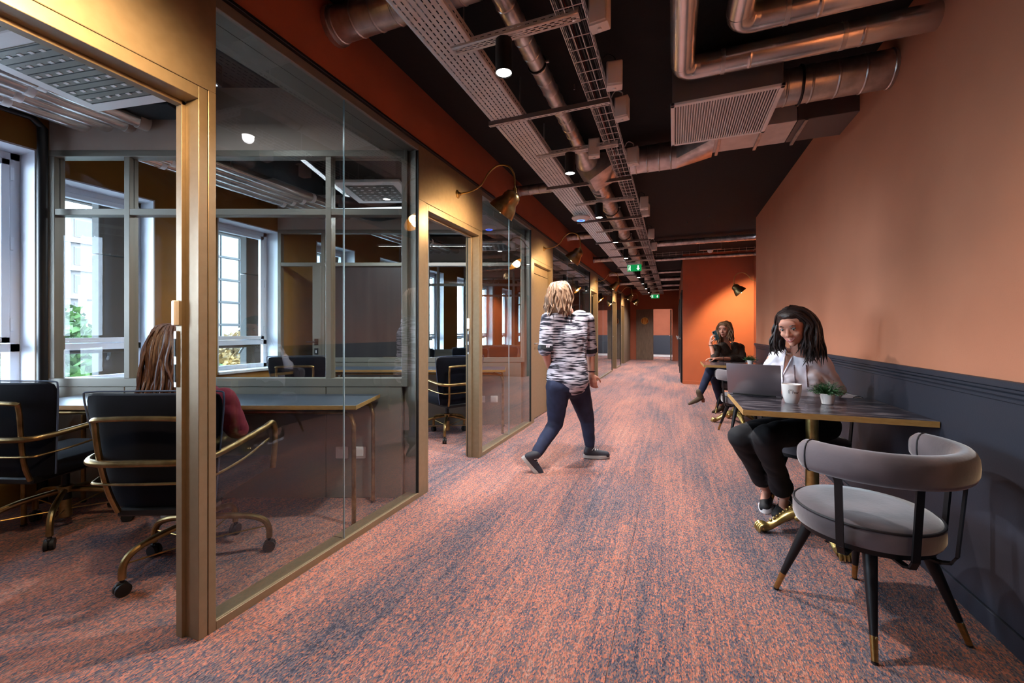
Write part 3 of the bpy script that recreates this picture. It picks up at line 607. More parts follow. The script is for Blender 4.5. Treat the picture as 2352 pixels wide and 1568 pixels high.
b = NB(); lathe(b, [(.036, -.0015), (.042, -.002), (.048, 0), (.042, .004)], 32, cap=False); O('status_ring', b, mat('blue_ring', (40, 90, 255), .4, emis=(60, 110, 255), es=4), t)
O('mount_stem', cyl(NB(), (0, 0, .05), (0, 0, .096), .02, 10), 'galv', t)
# exit signs
M['green'] = mat('exit_green', (10, 130, 70), .5, emis=(8, 140, 72), es=.55); M['exitw'] = mat('exit_white', (240, 245, 240), .5, emis=(235, 245, 238), es=.8)
def exit_sign(loc, s, label):
    t = T('exit_sign', label, 'exit sign', loc); 
    O('sign_plate', box((-.135, -.006, -.065), (.135, .006, .065), .002), 'green', t); O('top_housing', box((-.14, -.02, .065), (.14, .02, .11), .004), 'plastic', t)
    for x in (-.12, .12): O('suspension_wire', cyl(NB(), (x, 0, .11), (x, 0, .218), .0025, 5), 'wire', t)
    b = NB()
    def poly(pts):
        y = -.0075; f = [b.verts.new((p[0], y, p[1])) for p in pts]; g = [b.verts.new((p[0], y + .002, p[1])) for p in pts]; b.faces.new(f); n = len(f)
        for k in range(n): b.faces.new((f[k], f[(k + 1) % n], g[(k + 1) % n], g[k]))
    poly([(.06, .045), (.085, .045), (.085, -.005), (.105, -.005), (.0725, -.05), (.04, -.005), (.06, -.005)])
    O('down_arrow', b, 'exitw', t)
    b = NB()
    poly([(-.12, -.055), (-.12, .05), (-.07, .05), (-.07, -.055), (-.076, -.055), (-.076, .044), (-.114, .044), (-.114, -.055)])
    O('door_symbol', b, 'exitw', t)
    b = NB(); L = [((-.088, .012), (-.094, -.018), .008), ((-.094, -.018), (-.078, -.03), .006), ((-.078, -.03), (-.084, -.048), .005), ((-.094, -.018), (-.104, -.034), .006), ((-.104, -.034), (-.112, -.036), .004), ((-.088, .01), (-.072, -.002), .004), ((-.088, .01), (-.102, .002), .004), ((-.102, .002), (-.106, -.01), .004)]
    for a, c, r_ in L: cyl(b, (a[0], -.0075, a[1]), (c[0], -.0075, c[1]), r_ * .6, 6)
    cyl(b, (-.084, -.0095, .025), (-.084, -.006, .025), .0085, 12)
    O('running_figure', b, 'exitw', t)
exit_sign((-.72, 8.39, 2.43), 1, 'green and white running man exit sign with down arrow over the corridor')
exit_sign((-.62, 15.54, 2.43), 1, 'farther small green exit sign near the end wall')
# small anchors dotting the black ceiling
for i, (x, y) in enumerate([(-1.35, 2.75), (-1.33, 2.8), (-1.38, 3.2), (-1.4, 3.9), (-1.36, 4.1), (-1.4, 5.3), (-1.37, 6.0), (-1.4, 7.4), (-.55, 2.6), (-.66, 2.9), (.5, 6.9), (.2, 7.2), (-1.38, 8.8)]):
    O('ceiling_anchor', cyl(NB(), (0, 0, -.035), (0, 0, 0), .006, 6), 'galv', loc=(x, y, CZ), label='tiny steel anchor bolt left in the black ceiling', cat='bolt', group='ceiling anchors')
# ------------------------------------------------------------------ brass wall lamps
def make_lamp():
    t = T('wall_lamp', '', 'wall lamp', (XL, 0, 2.36), group='brass wall lamps on the gold portals')
    b = NB(); lathe(b, [(.034, 0), (.034, .006), (.02, .012), (.012, .03), (.011, .04)], 20, Matrix.Rotation(R(90), 4, 'Y')); O('wall_rose', b, 'brass', t)
    arm = [(.02, 0, 0), (.13, 0, .01), (.22, 0, .05), (.29, 0, .14), (.375, 0, .19), (.465, 0, .17), (.512, 0, .10), (.52, 0, .02), (.52, 0, -.04)]
    O('gooseneck', tube(NB(), arm, .0075, 10, sm=6), 'brass', t)
    Ms = Matrix.Translation((.52, 0, -.035)) @ Matrix.Rotation(R(0), 4, 'Y')
    O('socket_cap', lathe(NB(), [(.012, .02), (.017, .02), (.018, -.02), (.03, -.03)], 16, Ms), 'brass', t)
    Mh = Matrix.Translation((.525, 0, -.05)) @ Matrix.Rotation(R(42), 4, 'Y') @ Matrix.Scale(1.15, 4)
    sh = O('shade', lathe(NB(), [(.012, .005), (.03, .0), (.052, -.016), (.062, -.045), (.062, -.07), (.078, -.095), (.092, -.13), (.098, -.165), (.101, -.165), (.0985, -.1665), (.095, -.165), (.089, -.13), (.074, -.097), (.058, -.07), (.058, -.045), (.04, -.02), (0, -.012)], 40, Mh, cap=False), 'brassd', t)
    O('shade_lining', lathe(NB(), [(.0945, -.163), (.088, -.13), (.073, -.098), (.057, -.072)], 40, Mh, cap=False), 'shadein', sh)
    bm_ = NB(); bmesh.ops.create_uvsphere(bm_, u_segments=16, v_segments=10, radius=.034, matrix=Mh @ Matrix.Translation((0, 0, -.138))); O('bulb', bm_, 'litw', sh, label='glowing warm bulb')
    return t
def lamp_light(y, flip=1, x=XL, z=2.36, pw=26):
    # the lamp's own light leaves the mouth of the shade towards its wall
    o = Vector((x + flip * .38, y, z - .19))
    spot('wall_lamp_beam', o, (x - flip * .14, y, z - .5), pw, (1, .68, .36), 150, .6, .05)
lamp = make_lamp(); LY = [.56, 3.10, 5.60, 9.75, 13.1, 15.3]
NM = ['brass gooseneck wall lamp out of view above the first doorway', 'nearest and largest brass gooseneck wall lamp in view', 'second nearest brass gooseneck lamp, over the closed gold door', 'third brass gooseneck lamp along the gold portals', 'fourth brass gooseneck lamp, small and far down the corridor', 'farthest small brass lamp before the wooden end panels']
for i, y in enumerate(LY):
    c = lamp if i == 0 else copy_tree(lamp); c.location = (XL, y, 2.36); c['label'] = NM[i]; lamp_light(y, pw=(46 if i == 0 else 26))
c = copy_tree(lamp); c.location = (1.60, 9.0, 2.13); c.rotation_euler = (0, 0, math.pi); c['label'] = 'brass gooseneck lamp lighting the facing orange wall above the phone caller'; c['group'] = None; del c['group']
spot('wall_lamp_beam', (1.27, 9.05, 1.93), (1.62, 9.75, 1.25), 110, (1, .68, .3), 130, .4, .04)
c = copy_tree(lamp); c.location = (XR, .95, 2.36); c.rotation_euler = (0, 0, math.pi); c['label'] = 'brass gooseneck wall lamp on the terracotta wall, just out of view to the right'; del c['group']
lamp_light(.95, -1, XR, 2.36, 42)
# ------------------------------------------------------------------ office ceilings
def metal_pipes(y0, y1, grp, x0, lab):
    for k in range(4):
        t = T('ceiling_pipe', lab % ['rightmost', 'second from the right', 'third from the right', 'leftmost'][k], 'pipe', (x0 - .15 * k, y0, 2.68), group=grp)
        O('pipe_run', cyl(NB(), (0, 0, 0), (0, y1 - y0, 0), .05, 16), 'foil', t)
        for q in range(int((y1 - y0) / 1.2) + 1): O('pipe_band', cyl(NB(), (0, .25 + q * 1.2, 0), (0, .29 + q * 1.2, 0), .053, 16), 'plastic', t)
        O('end_sleeve', cyl(NB(), (0, y1 - y0 - .06, 0), (0, y1 - y0, 0), .056, 16), 'beige', t)
metal_pipes(-1.4, 1.80, 'foil pipes in the near office', -3.50, '%s shiny foil pipe under the near office ceiling')
metal_pipes(2.0, 15.5, 'foil pipes beyond the partition', -3.75, '%s shiny foil pipe running on beyond the first partition')
def cassette(loc, rz, label, s=.31):
    t = T('ceiling_cassette', label, 'air unit', loc, rz)
    O('panel_frame', box((-s, -s, 0), (s, s, .03), .005), 'plastic', t); O('unit_body', box((-s * .85, -s * .85, .03), (s * .85, s * .85, .26), .004), 'greybox', t)
    O('grille_face', box((-s * .74, -s * .74, -.004), (s * .74, s * .74, .001), .001), 'greige', t)
    q = O('perforation_patch', box((-.014, -.009, -.007), (.014, .009, -.003), .001), 'plastic', t, loc=(0, 0, 0)); first = True
    for i in range(6):
        for j in range(6):
            c = q if first else q.copy()
            if not first: col.objects.link(c)
            first = False; c.location = ((i - 2.5) * s * .24, (j - 2.5) * s * .24, 0)
    for k in range(12): O('grille_slot', box((-s * .72, -s * .72 + k * s * .13, -.0055), (s * .72, -s * .72 + k * s * .13 + .004, -.0035)), 'blackm', t)
    return t
cassette((-2.98, 1.20, 2.56), R(9), 'square white ceiling cassette with perforated face in the near office')
cassette((-2.75, 3.35, 2.57), R(20), 'white ceiling cassette seen through the first partition')
cassette((-2.7, 6.2, 2.57), R(20), 'white ceiling cassette in the third office behind the open doorway')
q1 = W(-1.83, 2.55); t = T('linear_light', 'short black linear ceiling light behind the gold post', 'ceiling light', (q1.x, q1.y, 2.70), TH); O('housing', box((-.045, -1.2, 0), (.045, 0, .13), .003), 'blackm', t); O('lens', box((-.03, -1.18, -.004), (.03, -.02, .002)), mat('dim_lens', (200, 205, 215), .5, emis=(225, 235, 255), es=1.2), t)
for y_ in (-1.0, -.2): O('hanger_rod', cyl(NB(), (0, y_, .13), (0, y_, CZ - 2.70), .004, 6), 'wire', t)
t = T('suspended_rod_light', 'long thin white rod slanting across the second office ceiling', 'ceiling light', (-3.5, 3.4, 2.5), TH)
O('rod', cyl(NB(), (0, 0, 0), (1.9, -.1, .02), .012, 8), bpy.data.materials['dim_lens'], t)
for x in (.1, 1.7): O('rod_hanger', cyl(NB(), (x, -.05, 0), (x, -.05, .45), .003, 5), 'wire', t)
t = T('flexible_duct', 'black insulated duct sagging under the second office ceiling', 'duct', (-2.95, 4.3, 2.62)); O('duct_run', tube(NB(), [(-.7, -.5, .1), (-.4, -.3, -.02), (0, -.2, .02), (.5, -.1, .08), (.8, .2, .16)], .085, 14, sm=5), 'black', t)
O('duct_box', box((.3, -.3, -.06), (.9, .1, .2), .005), 'greybox', t)
t = T('flexible_duct', 'curled black hose hooked under the office ceiling near the windows', 'duct', (-3.4, 3.0, 2.75)); O('duct_run', tube(NB(), [(.5, .6, .1), (.3, .5, .12), (.25, .3, .0), (.5, .2, -.1), (.75, .35, -.05), (.8, .7, .05)], .05, 12, sm=5), 'black', t)
q1 = W(-2.6, 2.72); O('beam_box', box((0, 0, 0), (.34, .2, .26), .004), 'ceil', loc=(q1.x, q1.y, 2.69), rz=TH, label='black bulkhead box under the near office ceiling', cat='bulkhead')
# ------------------------------------------------------------------ office chairs
def make_office_chair():
    t = T('office_chair', '', 'chair', (0, 0, 0))
    tf = lambda z: .23 + .075 * (z - .42) / .5
    b = NB(); n = 7; rows = []
    for face in (0, 1):
        g = []
        for i in range(8):
            z = .40 + .53 * i / 7; row = []
            for j in range(9):
                s = (j / 8 * 2 - 1); x = s * tf(z) * (1 - (.04 if i in (0, 7) else 0)); y = -.27 - .10 * (z - .4) - .035 * (s * s) * -1 * .8 + (.03 if face == 0 else -.03) * (1 - .75 * (abs(s) > .99) - .0) * (1 if i not in (0, 7) else .5)
                row.append(b.verts.new((x, y, z)))
            g.append(row)
        rows.append(g)
    for g in rows:
        for i in range(7):
            for j in range(8): b.faces.new((g[i][j], g[i][j + 1], g[i + 1][j + 1], g[i + 1][j]))
    a, c = rows
    for i in range(7):
        for j in (0, 8): b.faces.new((a[i][j], a[i + 1][j], c[i + 1][j], c[i][j]))
    for j in range(8):
        for i in (0, 7): b.faces.new((a[i][j], a[i][j + 1], c[i][j + 1], c[i][j]))
    o = O('backrest', b, 'navy', t, ang=60); md = o.modifiers.new('s', 'SUBSURF'); md.levels = md.render_levels = 1
    edge = [(sx * tf(z) * 1.0, -.245 - .10 * (z - .4) , z) for sx, z in ((-1, .42), (-1, .6), (-1, .8), (-.985, .91), (-.9, .93), (-.4, .932), (.4, .932), (.9, .93), (.985, .91), (1, .8), (1, .6), (1, .42))]
    O('seam_piping', tube(NB(), edge, .004, 6, sm=3), mat('slate_piping', (60, 72, 92), .7) if 'slatep' not in M else M['slatep'], t)
    b = NB(); bx(b, (-.24, -.25, .41), (.24, .25, .49), .03, seg=3); O('seat', b, 'navy', t)
    # frames
    loop = [(-.285, .15, .44), (-.29, .165, .60), (-.29, .14, .69), (-.285, .05, .68), (-.27, -.15, .655), (-.25, -.32, .64), (-.17, -.372, .635), (0, -.378, .635), (.17, -.372, .635), (.25, -.32, .64), (.27, -.15, .655), (.285, .05, .68), (.29, .14, .69), (.29, .165, .60), (.285, .15, .44)]
    O('armrest_loop', tube(NB(), loop, .0155, 12, sm=6), 'brassd', t)
    l2 = [(-.28, .12, .61), (-.27, -.1, .565), (-.24, -.30, .545), (-.17, -.352, .54), (.17, -.352, .54), (.24, -.30, .545), (.27, -.1, .565), (.28, .12, .61)]
    O('lower_rail', tube(NB(), l2, .006, 8, sm=6), 'brassd', t)
    U = [(-.15, -.30, .40), (-.16, -.335, .5), (-.175, -.36, .65), (-.18, -.375, .80), (-.15, -.385, .825), (.15, -.385, .825), (.18, -.375, .80), (.175, -.36, .65), (.16, -.335, .5), (.15, -.30, .40)]
    O('back_frame', tube(NB(), U, .0115, 10, sm=4), 'brassd', t)
    b = NB(); bx(b, (-.16, -.3, .375), (.16, .18, .412), .008); O('seat_plate', b, 'blackm', t)
    b = NB(); lathe(b, [(.028, .18), (.028, .24), (.02, .25), (.018, .38), (.026, .385)], 16); O('gas_column', b, 'blackm', t)
    b = NB(); lathe(b, [(.026, .07), (.03, .075), (.03, .11), (.027, .13), (.027, .22), (.036, .225), (.036, .26), (.028, .265)], 18); O('hub_sleeve', b, 'brassd', t)
    for k in range(5):
        a = R(72 * k + 20); ca, sa = math.cos(a), math.sin(a); P = lambda r_, z: (r_ * ca, r_ * sa, z)
        lg = O('star_leg', tube(NB(), [P(.02, .235), P(.12, .225), P(.22, .205), P(.28, .175), P(.305, .13), P(.308, .075)], .0155, 10, sm=5), 'brassd', t)
        O('tie_rod', cyl(NB(), P(.03, .12), P(.295, .14), .0035, 6), 'brass', lg)
        cs = O('caster', cyl(NB(), Vector(P(.308, .03)) + Vector((-sa, ca, 0)) * -.02, Vector(P(.308, .03)) + Vector((-sa, ca, 0)) * -.004, .03, 18), 'black', t)
        b = NB(); cyl(b, Vector(P(.308, .03)) + Vector((-sa, ca, 0)) * .004, Vector(P(.308, .03)) + Vector((-sa, ca, 0)) * .02, .03, 18); cyl(b, P(.308, .03), P(.308, .08), .009, 8)
        bx(b, (-.016, -.008, -.002), (.02, .008, .034), .004, Mx=Matrix.Translation(P(.308, .03)) @ Matrix.Rotation(a, 4, 'Z')); O('caster_fork', b, 'black', cs)
    return t
M['slatep'] = mat('slate_piping', (56, 70, 96), .7)
oc = make_office_chair()
OC = [(W(-1.61, 2.14), TH + R(3), 'navy office chair on brass star base carrying the long haired sitter'), (W(-2.72, 2.52), TH - R(2), 'empty navy office chair at the left edge of the near office'),
      (W(-.74, 4.72), TH + R(38), 'navy office chair with brass arms seen through the second open doorway'), (W(-1.5, 6.15), TH + R(180), 'dark chair back behind the partition, left in the second doorway'), (W(-.72, 6.3), TH + R(170), 'dark chair back behind the partition, right in the second doorway'),
      (W(-.3, 6.9), TH + R(150), 'dark chair beyond the glass bay, left of its glass joint'), (W(.45, 7.2), TH + R(185), 'dark chair beyond the glass bay, right of its glass joint'), (W(-2.35, 4.72), TH + R(10), 'chair top peeping over the first partition sill near the door stile')]
for i, (p, rz, lab) in enumerate(OC):
    c = oc if i == 0 else copy_tree(oc); c.location = (p.x, p.y, 0); c.rotation_euler = (0, 0, rz); c['label'] = lab; c['group'] = 'navy office chairs with brass frames'
# ------------------------------------------------------------------ desks
def desk(Xr, Xl, Zn, Zf, label, mid=True):
    p = W(Xl, Zn); t = T('desk', label, 'desk', (p.x, p.y, 0), TH, group='laminate desks against the partitions'); Lx, Ly = Xr - Xl, Zf - Zn
    O('desk_top', box((0, 0, .728), (Lx, Ly, .75), .001), 'desk', t)
    O('desk_edge', box((-.002, -.002, .724), (Lx + .002, Ly, .7285), 0), 'edge', t)
    b = NB(); bx(b, (-.003, -.003, .7275), (Lx + .003, 0, .7495)); bx(b, (Lx, 0, .7275), (Lx + .003, Ly, .7495)); O('edge_band', b, 'edge', t, label='golden plywood edge band')
    for x0, x1 in ((.04, Lx - .03),):
        for y in (.05, Ly - .05):
            O('leg_frame', tube(NB(), [(x0, y, 0), (x0, y, .62), (x0 + .02, y, .68), (x0 + .08, y, .70), (x1 - .08, y, .70), (x1 - .02, y, .68), (x1, y, .62), (x1, y, 0)], .0135, 10), 'brassd', t)
        for x in (x0 + .1, x1 - .1): O('cross_rail', box((x - .012, .05, .70), (x + .012, Ly - .05, .724)), 'blackm', t)
    for x in (.04, Lx - .03):
        for y in (.05, Ly - .05): O('foot_cap', cyl(NB(), (x, y, 0), (x, y, .012), .016, 10), 'black', t)
    return t
desk(-.945, -3.05, 2.50, 2.955, 'blue grey desk with golden edge behind the first glass bay')
desk(-.08, -2.2, 4.80, 5.26, 'blue grey desk behind the chair in the second doorway')
desk(-.3, -3.0, 5.45, 5.95, 'desk in the office beyond the second partition')
# ------------------------------------------------------------------ cafe tables
def make_table():
    t = T('cafe_table', '', 'table', (.76, 2.92, 0), 0, group='dark topped cafe tables against the terracotta wall')
    O('table_top', box((-.405, -.35, .742), (.415, .35, .770), .001), 'slab', t)
    b = NB()
    for lo, hi in (((-.408, -.353, .741), (.415, -.350, .7695)), ((-.408, .350, .741), (.415, .353, .7695)), ((-.408, -.35, .741), (-.405, .35, .7695))): bx(b, lo, hi)
    O('edge_band', b, 'edge', t, label='pale golden edge band')
    O('under_plate', box((-.16, -.16, .73), (.16, .16, .742), .002), 'blackm', t)
    O('pedestal', lathe(NB(), [(.05, .17), (.042, .2), (.046, .225), (.034, .24), (.032, .71), (.06, .725), (.06, .73)], 24), 'castgold', t)
    O('pedestal_urn', lathe(NB(), [(.03, .075), (.06, .085), (.072, .11), (.066, .135), (.05, .15), (.056, .16), (.05, .172)], 24), 'castgold', t)
    for k in range(4):
        a = R(14 + 90 * k); ca, sa = math.cos(a), math.sin(a); P = lambda r_, z, s=0: Vector((r_ * ca - s * sa, r_ * sa + s * ca, z))
        b = NB(); tube(b, [P(.03, .12), P(.08, .125), P(.14, .105), P(.20, .06), P(.245, .034), P(.275, .03)], [.03, .034, .026, .02, .022, .026], 12, sm=4, ry=1.25)
        f = O('claw_leg', b, 'castgold', t)
        b = NB()
        for s in (-.02, -.007, .007, .02): tube(b, [P(.25, .045, s), P(.28, .048, s * 1.25), P(.298, .034, s * 1.35), P(.304, .008, s * 1.4)], [.009, .01, .0085, .006], 8, sm=3)
        bmesh.ops.create_uvsphere(b, u_segments=12, v_segments=8, radius=.026, matrix=Matrix.Translation(P(.268, .026))); O('claw_foot', b, 'castgold', f)
        b = NB()
        for q in range(9): bmesh.ops.create_uvsphere(b, u_segments=8, v_segments=6, radius=.0085, matrix=Matrix.Translation(P(.085 + q * .018, .152 - max(0, q - 2) * .0135 + (.002 if q < 3 else 0))))
        O('leaf_beading', b, 'castgold', f)
        b = NB()
        for s in (-1, 1): bmesh.ops.create_uvsphere(b, u_segments=12, v_segments=8, radius=.017, matrix=Matrix.Translation(P(.10, .105, s * .034)))
        O('scroll_boss', b, 'castgold', f)
    return t
tb = make_table(); tb['label'] = 'near marbled dark table with gold claw base, holding laptop and mug'
c = copy_tree(tb); c.location = (.76, 6.12, 0); c['label'] = 'farther dark table where the phone caller sits'
# ------------------------------------------------------------------ velvet chairs
def make_velvet():
    t = T('velvet_chair', '', 'chair', (0, 0, 0))         # back towards -y, opening towards +y
    O('seat', lathe(NB(), [(0, .475), (.16, .474), (.225, .468), (.243, .452), (.247, .435), (.247, .395), (.24, .378), (.0, .376)], 56), 'velvet', t, ang=50)
    O('seat_piping', tube(NB(), [(.243 * math.cos(k * math.pi / 24), .243 * math.sin(k * math.pi / 24), .454) for k in range(48)], .0052, 8, closed=True), 'piping', t)
    O('seat_base', lathe(NB(), [(0, .34), (.19, .34), (.222, .352), (.224, .376), (0, .376)], 40), 'blackm', t)
    b = NB(); N = 40; rings = []
    for i in range(N + 1):
        s = i / N; a = R(180 + 2 + 176 * s) ; a = R(-92 + -90 + 184 * s) + 0
        a = math.pi + R(-4) + R(188) * s; rr = .285 + .012 * math.sin(math.pi * s); tt = min(1, min(s, 1 - s) / .05); endf = .62 + .38 * math.sqrt(1 - (1 - tt) ** 2)
        cz = .70; ring = []
        for k in range(16):
            q = 2 * math.pi * k / 16; w_ = .037 * endf; h_ = .062 * endf; cx = math.cos(q); cy = math.sin(q)
            dx = w_ * (abs(cx) ** .8) * (1 if cx > 0 else -1); dz = h_ * (abs(cy) ** .8) * (1 if cy > 0 else -1)
            ring.append(b.verts.new(((rr + dx) * math.cos(a), (rr + dx) * math.sin(a), cz + dz)))
        rings.append(ring)
    for A, B in zip(rings, rings[1:]):
        for k in range(16): b.faces.new((A[k], A[(k + 1) % 16], B[(k + 1) % 16], B[k]))
    b.faces.new(rings[0][::-1]); b.faces.new(rings[-1])
    O('back_rail', b, 'velvet', t, ang=60)
    for s in (0, 1):
        a = math.pi + R(-4) + R(188) * (.05 if s == 0 else .95); rr = .287; pc = []
        for q in range(24):
            cx, cy = math.cos(q * math.pi / 12), math.sin(q * math.pi / 12); w_ = rr + .0375 * abs(cx) ** .8 * (1 if cx > 0 else -1); pc.append((w_ * math.cos(a), w_ * math.sin(a), .70 + .0625 * abs(cy) ** .8 * (1 if cy > 0 else -1)))
        O('rail_piping', tube(NB(), pc, .003, 6, closed=True), 'piping', t)
    for a in (205, 250, 290, 335):
        a = R(a); ca, sa = math.cos(a), math.sin(a); b = NB(); pts = [(.30, .645), (.278, .375), (.262, .345), (.235, .335), (.17, .336)]
        for (r0, z0), (r1, z1) in zip(pts, pts[1:]):
            d = Vector((r1 - r0, z1 - z0)).normalized(); nn = Vector((-d.y, d.x)) * .004; wv = Vector((-sa, ca, 0)) * .0125; vs = []
            for (r_, z_) in ((r0 - d.x * .003, z0 - d.y * .003), (r1 + d.x * .003, z1 + d.y * .003)):
                for sg in (-1, 1):
                    for sw in (-1, 1): vs.append(b.verts.new(Vector(((r_ + nn.x * sg) * ca, (r_ + nn.x * sg) * sa, z_ + nn.y * sg)) + wv * sw))
            for f in ((0, 1, 3, 2), (4, 5, 7, 6), (0, 1, 5, 4), (2, 3, 7, 6), (0, 2, 6, 4), (1, 3, 7, 5)): b.faces.new([vs[k] for k in f])
        O('back_support', b, 'blackm', t)
    for k in range(4):
        a = R(45 + 90 * k); ca, sa = math.cos(a), math.sin(a); P = lambda r_, z: (r_ * ca, r_ * sa, z)
        lg = O('leg', cyl(NB(), P(.283, .085), P(.185, .345), .0125, 16, .024), 'blackm', t)
        O('leg_tip', cyl(NB(), P(.31, .008), P(.283, .085), .0105, 16, .0128), 'brass', lg, label='brass leg tip'); O('foot_pad', cyl(NB(), P(.311, 0), P(.31, .008), .0105, 12), 'black', lg)
    return t
vc = make_velvet()
for i, (x, y, rz, lab) in enumerate([(.745, 2.17, 32, 'large empty grey velvet chair with curved back in the right foreground'), (.86, 3.44, 170, 'velvet chair under the laptop user behind the near table'), (.76, 5.42, 10, 'grey velvet chair half hidden behind the laptop lid'), (.80, 6.86, 175, 'velvet chair under the phone caller')]):
    c = vc if i == 0 else copy_tree(vc); c.location = (x, y, 0); c.rotation_euler = (0, 0, R(rz)); c['label'] = lab; c['group'] = 'grey velvet chairs with brass leg tips'
# ------------------------------------------------------------------ things on the tables
ZTB = .770
M['alu'] = mat('space_grey_aluminium', (150, 142, 148), .38, .85)
pl, pr = Vector((.343, 3.16, 0)), Vector((.638, 3.075, 0)); ld = (pr - pl); la = math.atan2(ld.y, ld.x); L = ld.length
t = T('laptop', 'thin grey aluminium laptop open on the near table, lid back towards the camera', 'laptop', (pl.x, pl.y, ZTB), la)
O('laptop_base', box((0, 0.0, .001), (L, .215, .014), .004, seg=2), 'alu', t)
Ml = Matrix.Translation((0, .004, .014)) @ Matrix.Rotation(R(-(-14)), 4, 'X')
Ml = Matrix.Translation((0, .0, .012)) @ Matrix.Rotation(R(17), 4, 'X')
O('laptop_lid', box((0, -.003, 0), (L, .003, .212), .0028, Mx=Ml, seg=2), 'alu', t)
O('laptop_screen', box((.008, .0032, .01), (L - .008, .0045, .204), Mx=Ml), mat('screen_glow', (30, 32, 40), .2, emis=(200, 214, 235), es=.9), t)
O('keyboard', box((.02, .06, .0138), (L - .02, .15, .0152)), 'black', t); O('hinge_bar', cyl(NB(), (.03, 0, .011), (L - .03, 0, .011), .006, 10), 'blackm', t)
t = T('mug', 'white mug with black arch logo and lettering on the near table', 'mug', (.655, 2.915, ZTB))
O('mug_body', lathe(NB(), [(0, .0), (.03, 0), (.034, .004), (.044, .035), (.050, .075), (.052, .112), (.0495, .114), (.047, .108), (.043, .05), (.03, .012), (0, .010)], 40), 'ceramic', t)
O('mug_handle', tube(NB(), [(.030, .04, .095), (.045, .062, .1), (.055, .078, .08), (.05, .07, .05), (.032, .038, .032)], .006, 8, sm=4), 'ceramic', t)
def wrap(bm, z0, a0, r=.0505):     # bend flat print around the mug wall, facing the camera
    for v in bm.verts:
        a = a0 + v.co.x / r; zz = z0 + v.co.y; rr = (.044 + (zz - .035) * .15 if zz < .075 else .050 + (zz - .075) * .054) + .0005 + v.co.z; v.co = Vector((rr * math.cos(a), rr * math.sin(a), z0 + v.co.y))
ac = math.atan2(-2.915, -.655) + .15
b = NB()
for r_ in (.0125, .0075):
    pts = [(-.020 - r_ + .010, -.011)] + [(-.010 - math.cos(math.pi * k / 10) * r_, math.sin(math.pi * k / 10) * r_ + .001) for k in range(11)] + [(-.010 + r_, -.011 if r_ < .01 else -.004)]
    for (x0, y0), (x1, y1) in zip(pts, pts[1:]):
        d = Vector((x1 - x0, y1 - y0)); 
        if d.length < 1e-5: continue
        n_ = Vector((-d.y, d.x)).normalized() * .0008
        b.faces.new([b.verts.new((q[0], q[1], .0006)) for q in ((x0 + n_.x, y0 + n_.y), (x1 + n_.x, y1 + n_.y), (x1 - n_.x, y1 - n_.y), (x0 - n_.x, y0 - n_.y))])
tx = text_bm('ow', .021, .0002)
for v in tx.verts: v.co.x += .0175; v.co.y -= .004
me = bpy.data.meshes.new('q'); tx.to_mesh(me); tx.free(); b.from_mesh(me)
wrap(b, .072, ac); O('mug_logo', b, mat('logo_black', (18, 18, 20), .5), t, label='black arch logo and letters')
def plant(loc, lab, s=1.):
    t = T('potted_plant', lab, 'plant', loc, group='small white pots of greenery')
    O('pot', lathe(NB(), [(0, 0), (.024 * s, 0), (.029 * s, .003), (.038 * s, .058 * s), (.039 * s, .062 * s), (.036 * s, .063 * s), (.034 * s, .056 * s), (0, .055 * s)], 28), 'ceramic', t)
    O('soil', lathe(NB(), [(0, .058 * s), (.034 * s, .057 * s), (.034 * s, .054 * s), (0, .054 * s)], 16), mat('soil', (50, 36, 26), .95), t)
    rnd = random.Random(3); b = NB(); g = mat('sprig_green', (34, 92, 38), .6, c2=(22, 64, 30), scale=40)
    for k in range(150):
        a = rnd.uniform(0, 6.283); e = rnd.uniform(.15, 1.25); L_ = rnd.uniform(.05, .10) * s; d = Vector((math.cos(a) * math.sin(e), math.sin(a) * math.sin(e), math.cos(e) * .85))
        p0 = Vector((math.cos(a) * .02 * s * rnd.random(), math.sin(a) * .02 * s * rnd.random(), .056 * s)); p1 = p0 + d * L_ * .6; p2 = p0 + d * L_ + Vector((0, 0, -.012 * e * s))
        tube(b, [p0, p1, p2], [.0009, .0009, .0005], 4)
        for q in range(6):
            f = .35 + .13 * q; p = p0.lerp(p2, f); s2 = d.cross(Vector((rnd.uniform(-1, 1), rnd.uniform(-1, 1), rnd.uniform(-1, 1)))).normalized(); l = .012 * s; n_ = (d + s2 * 1.2).normalized(); wv = n_.orthogonal().normalized() * .0022 * s
            b.faces.new([b.verts.new(x) for x in (p, p + n_ * l * .5 + wv, p + n_ * l, p + n_ * l * .5 - wv)])
    O('foliage', b, g, t, kind='stuff')
plant((.841, 2.94, ZTB), 'small white pot of bushy green sprigs beside the mug')
plant((.905, 6.0, ZTB), 'small white potted plant in front of the phone caller', .95)
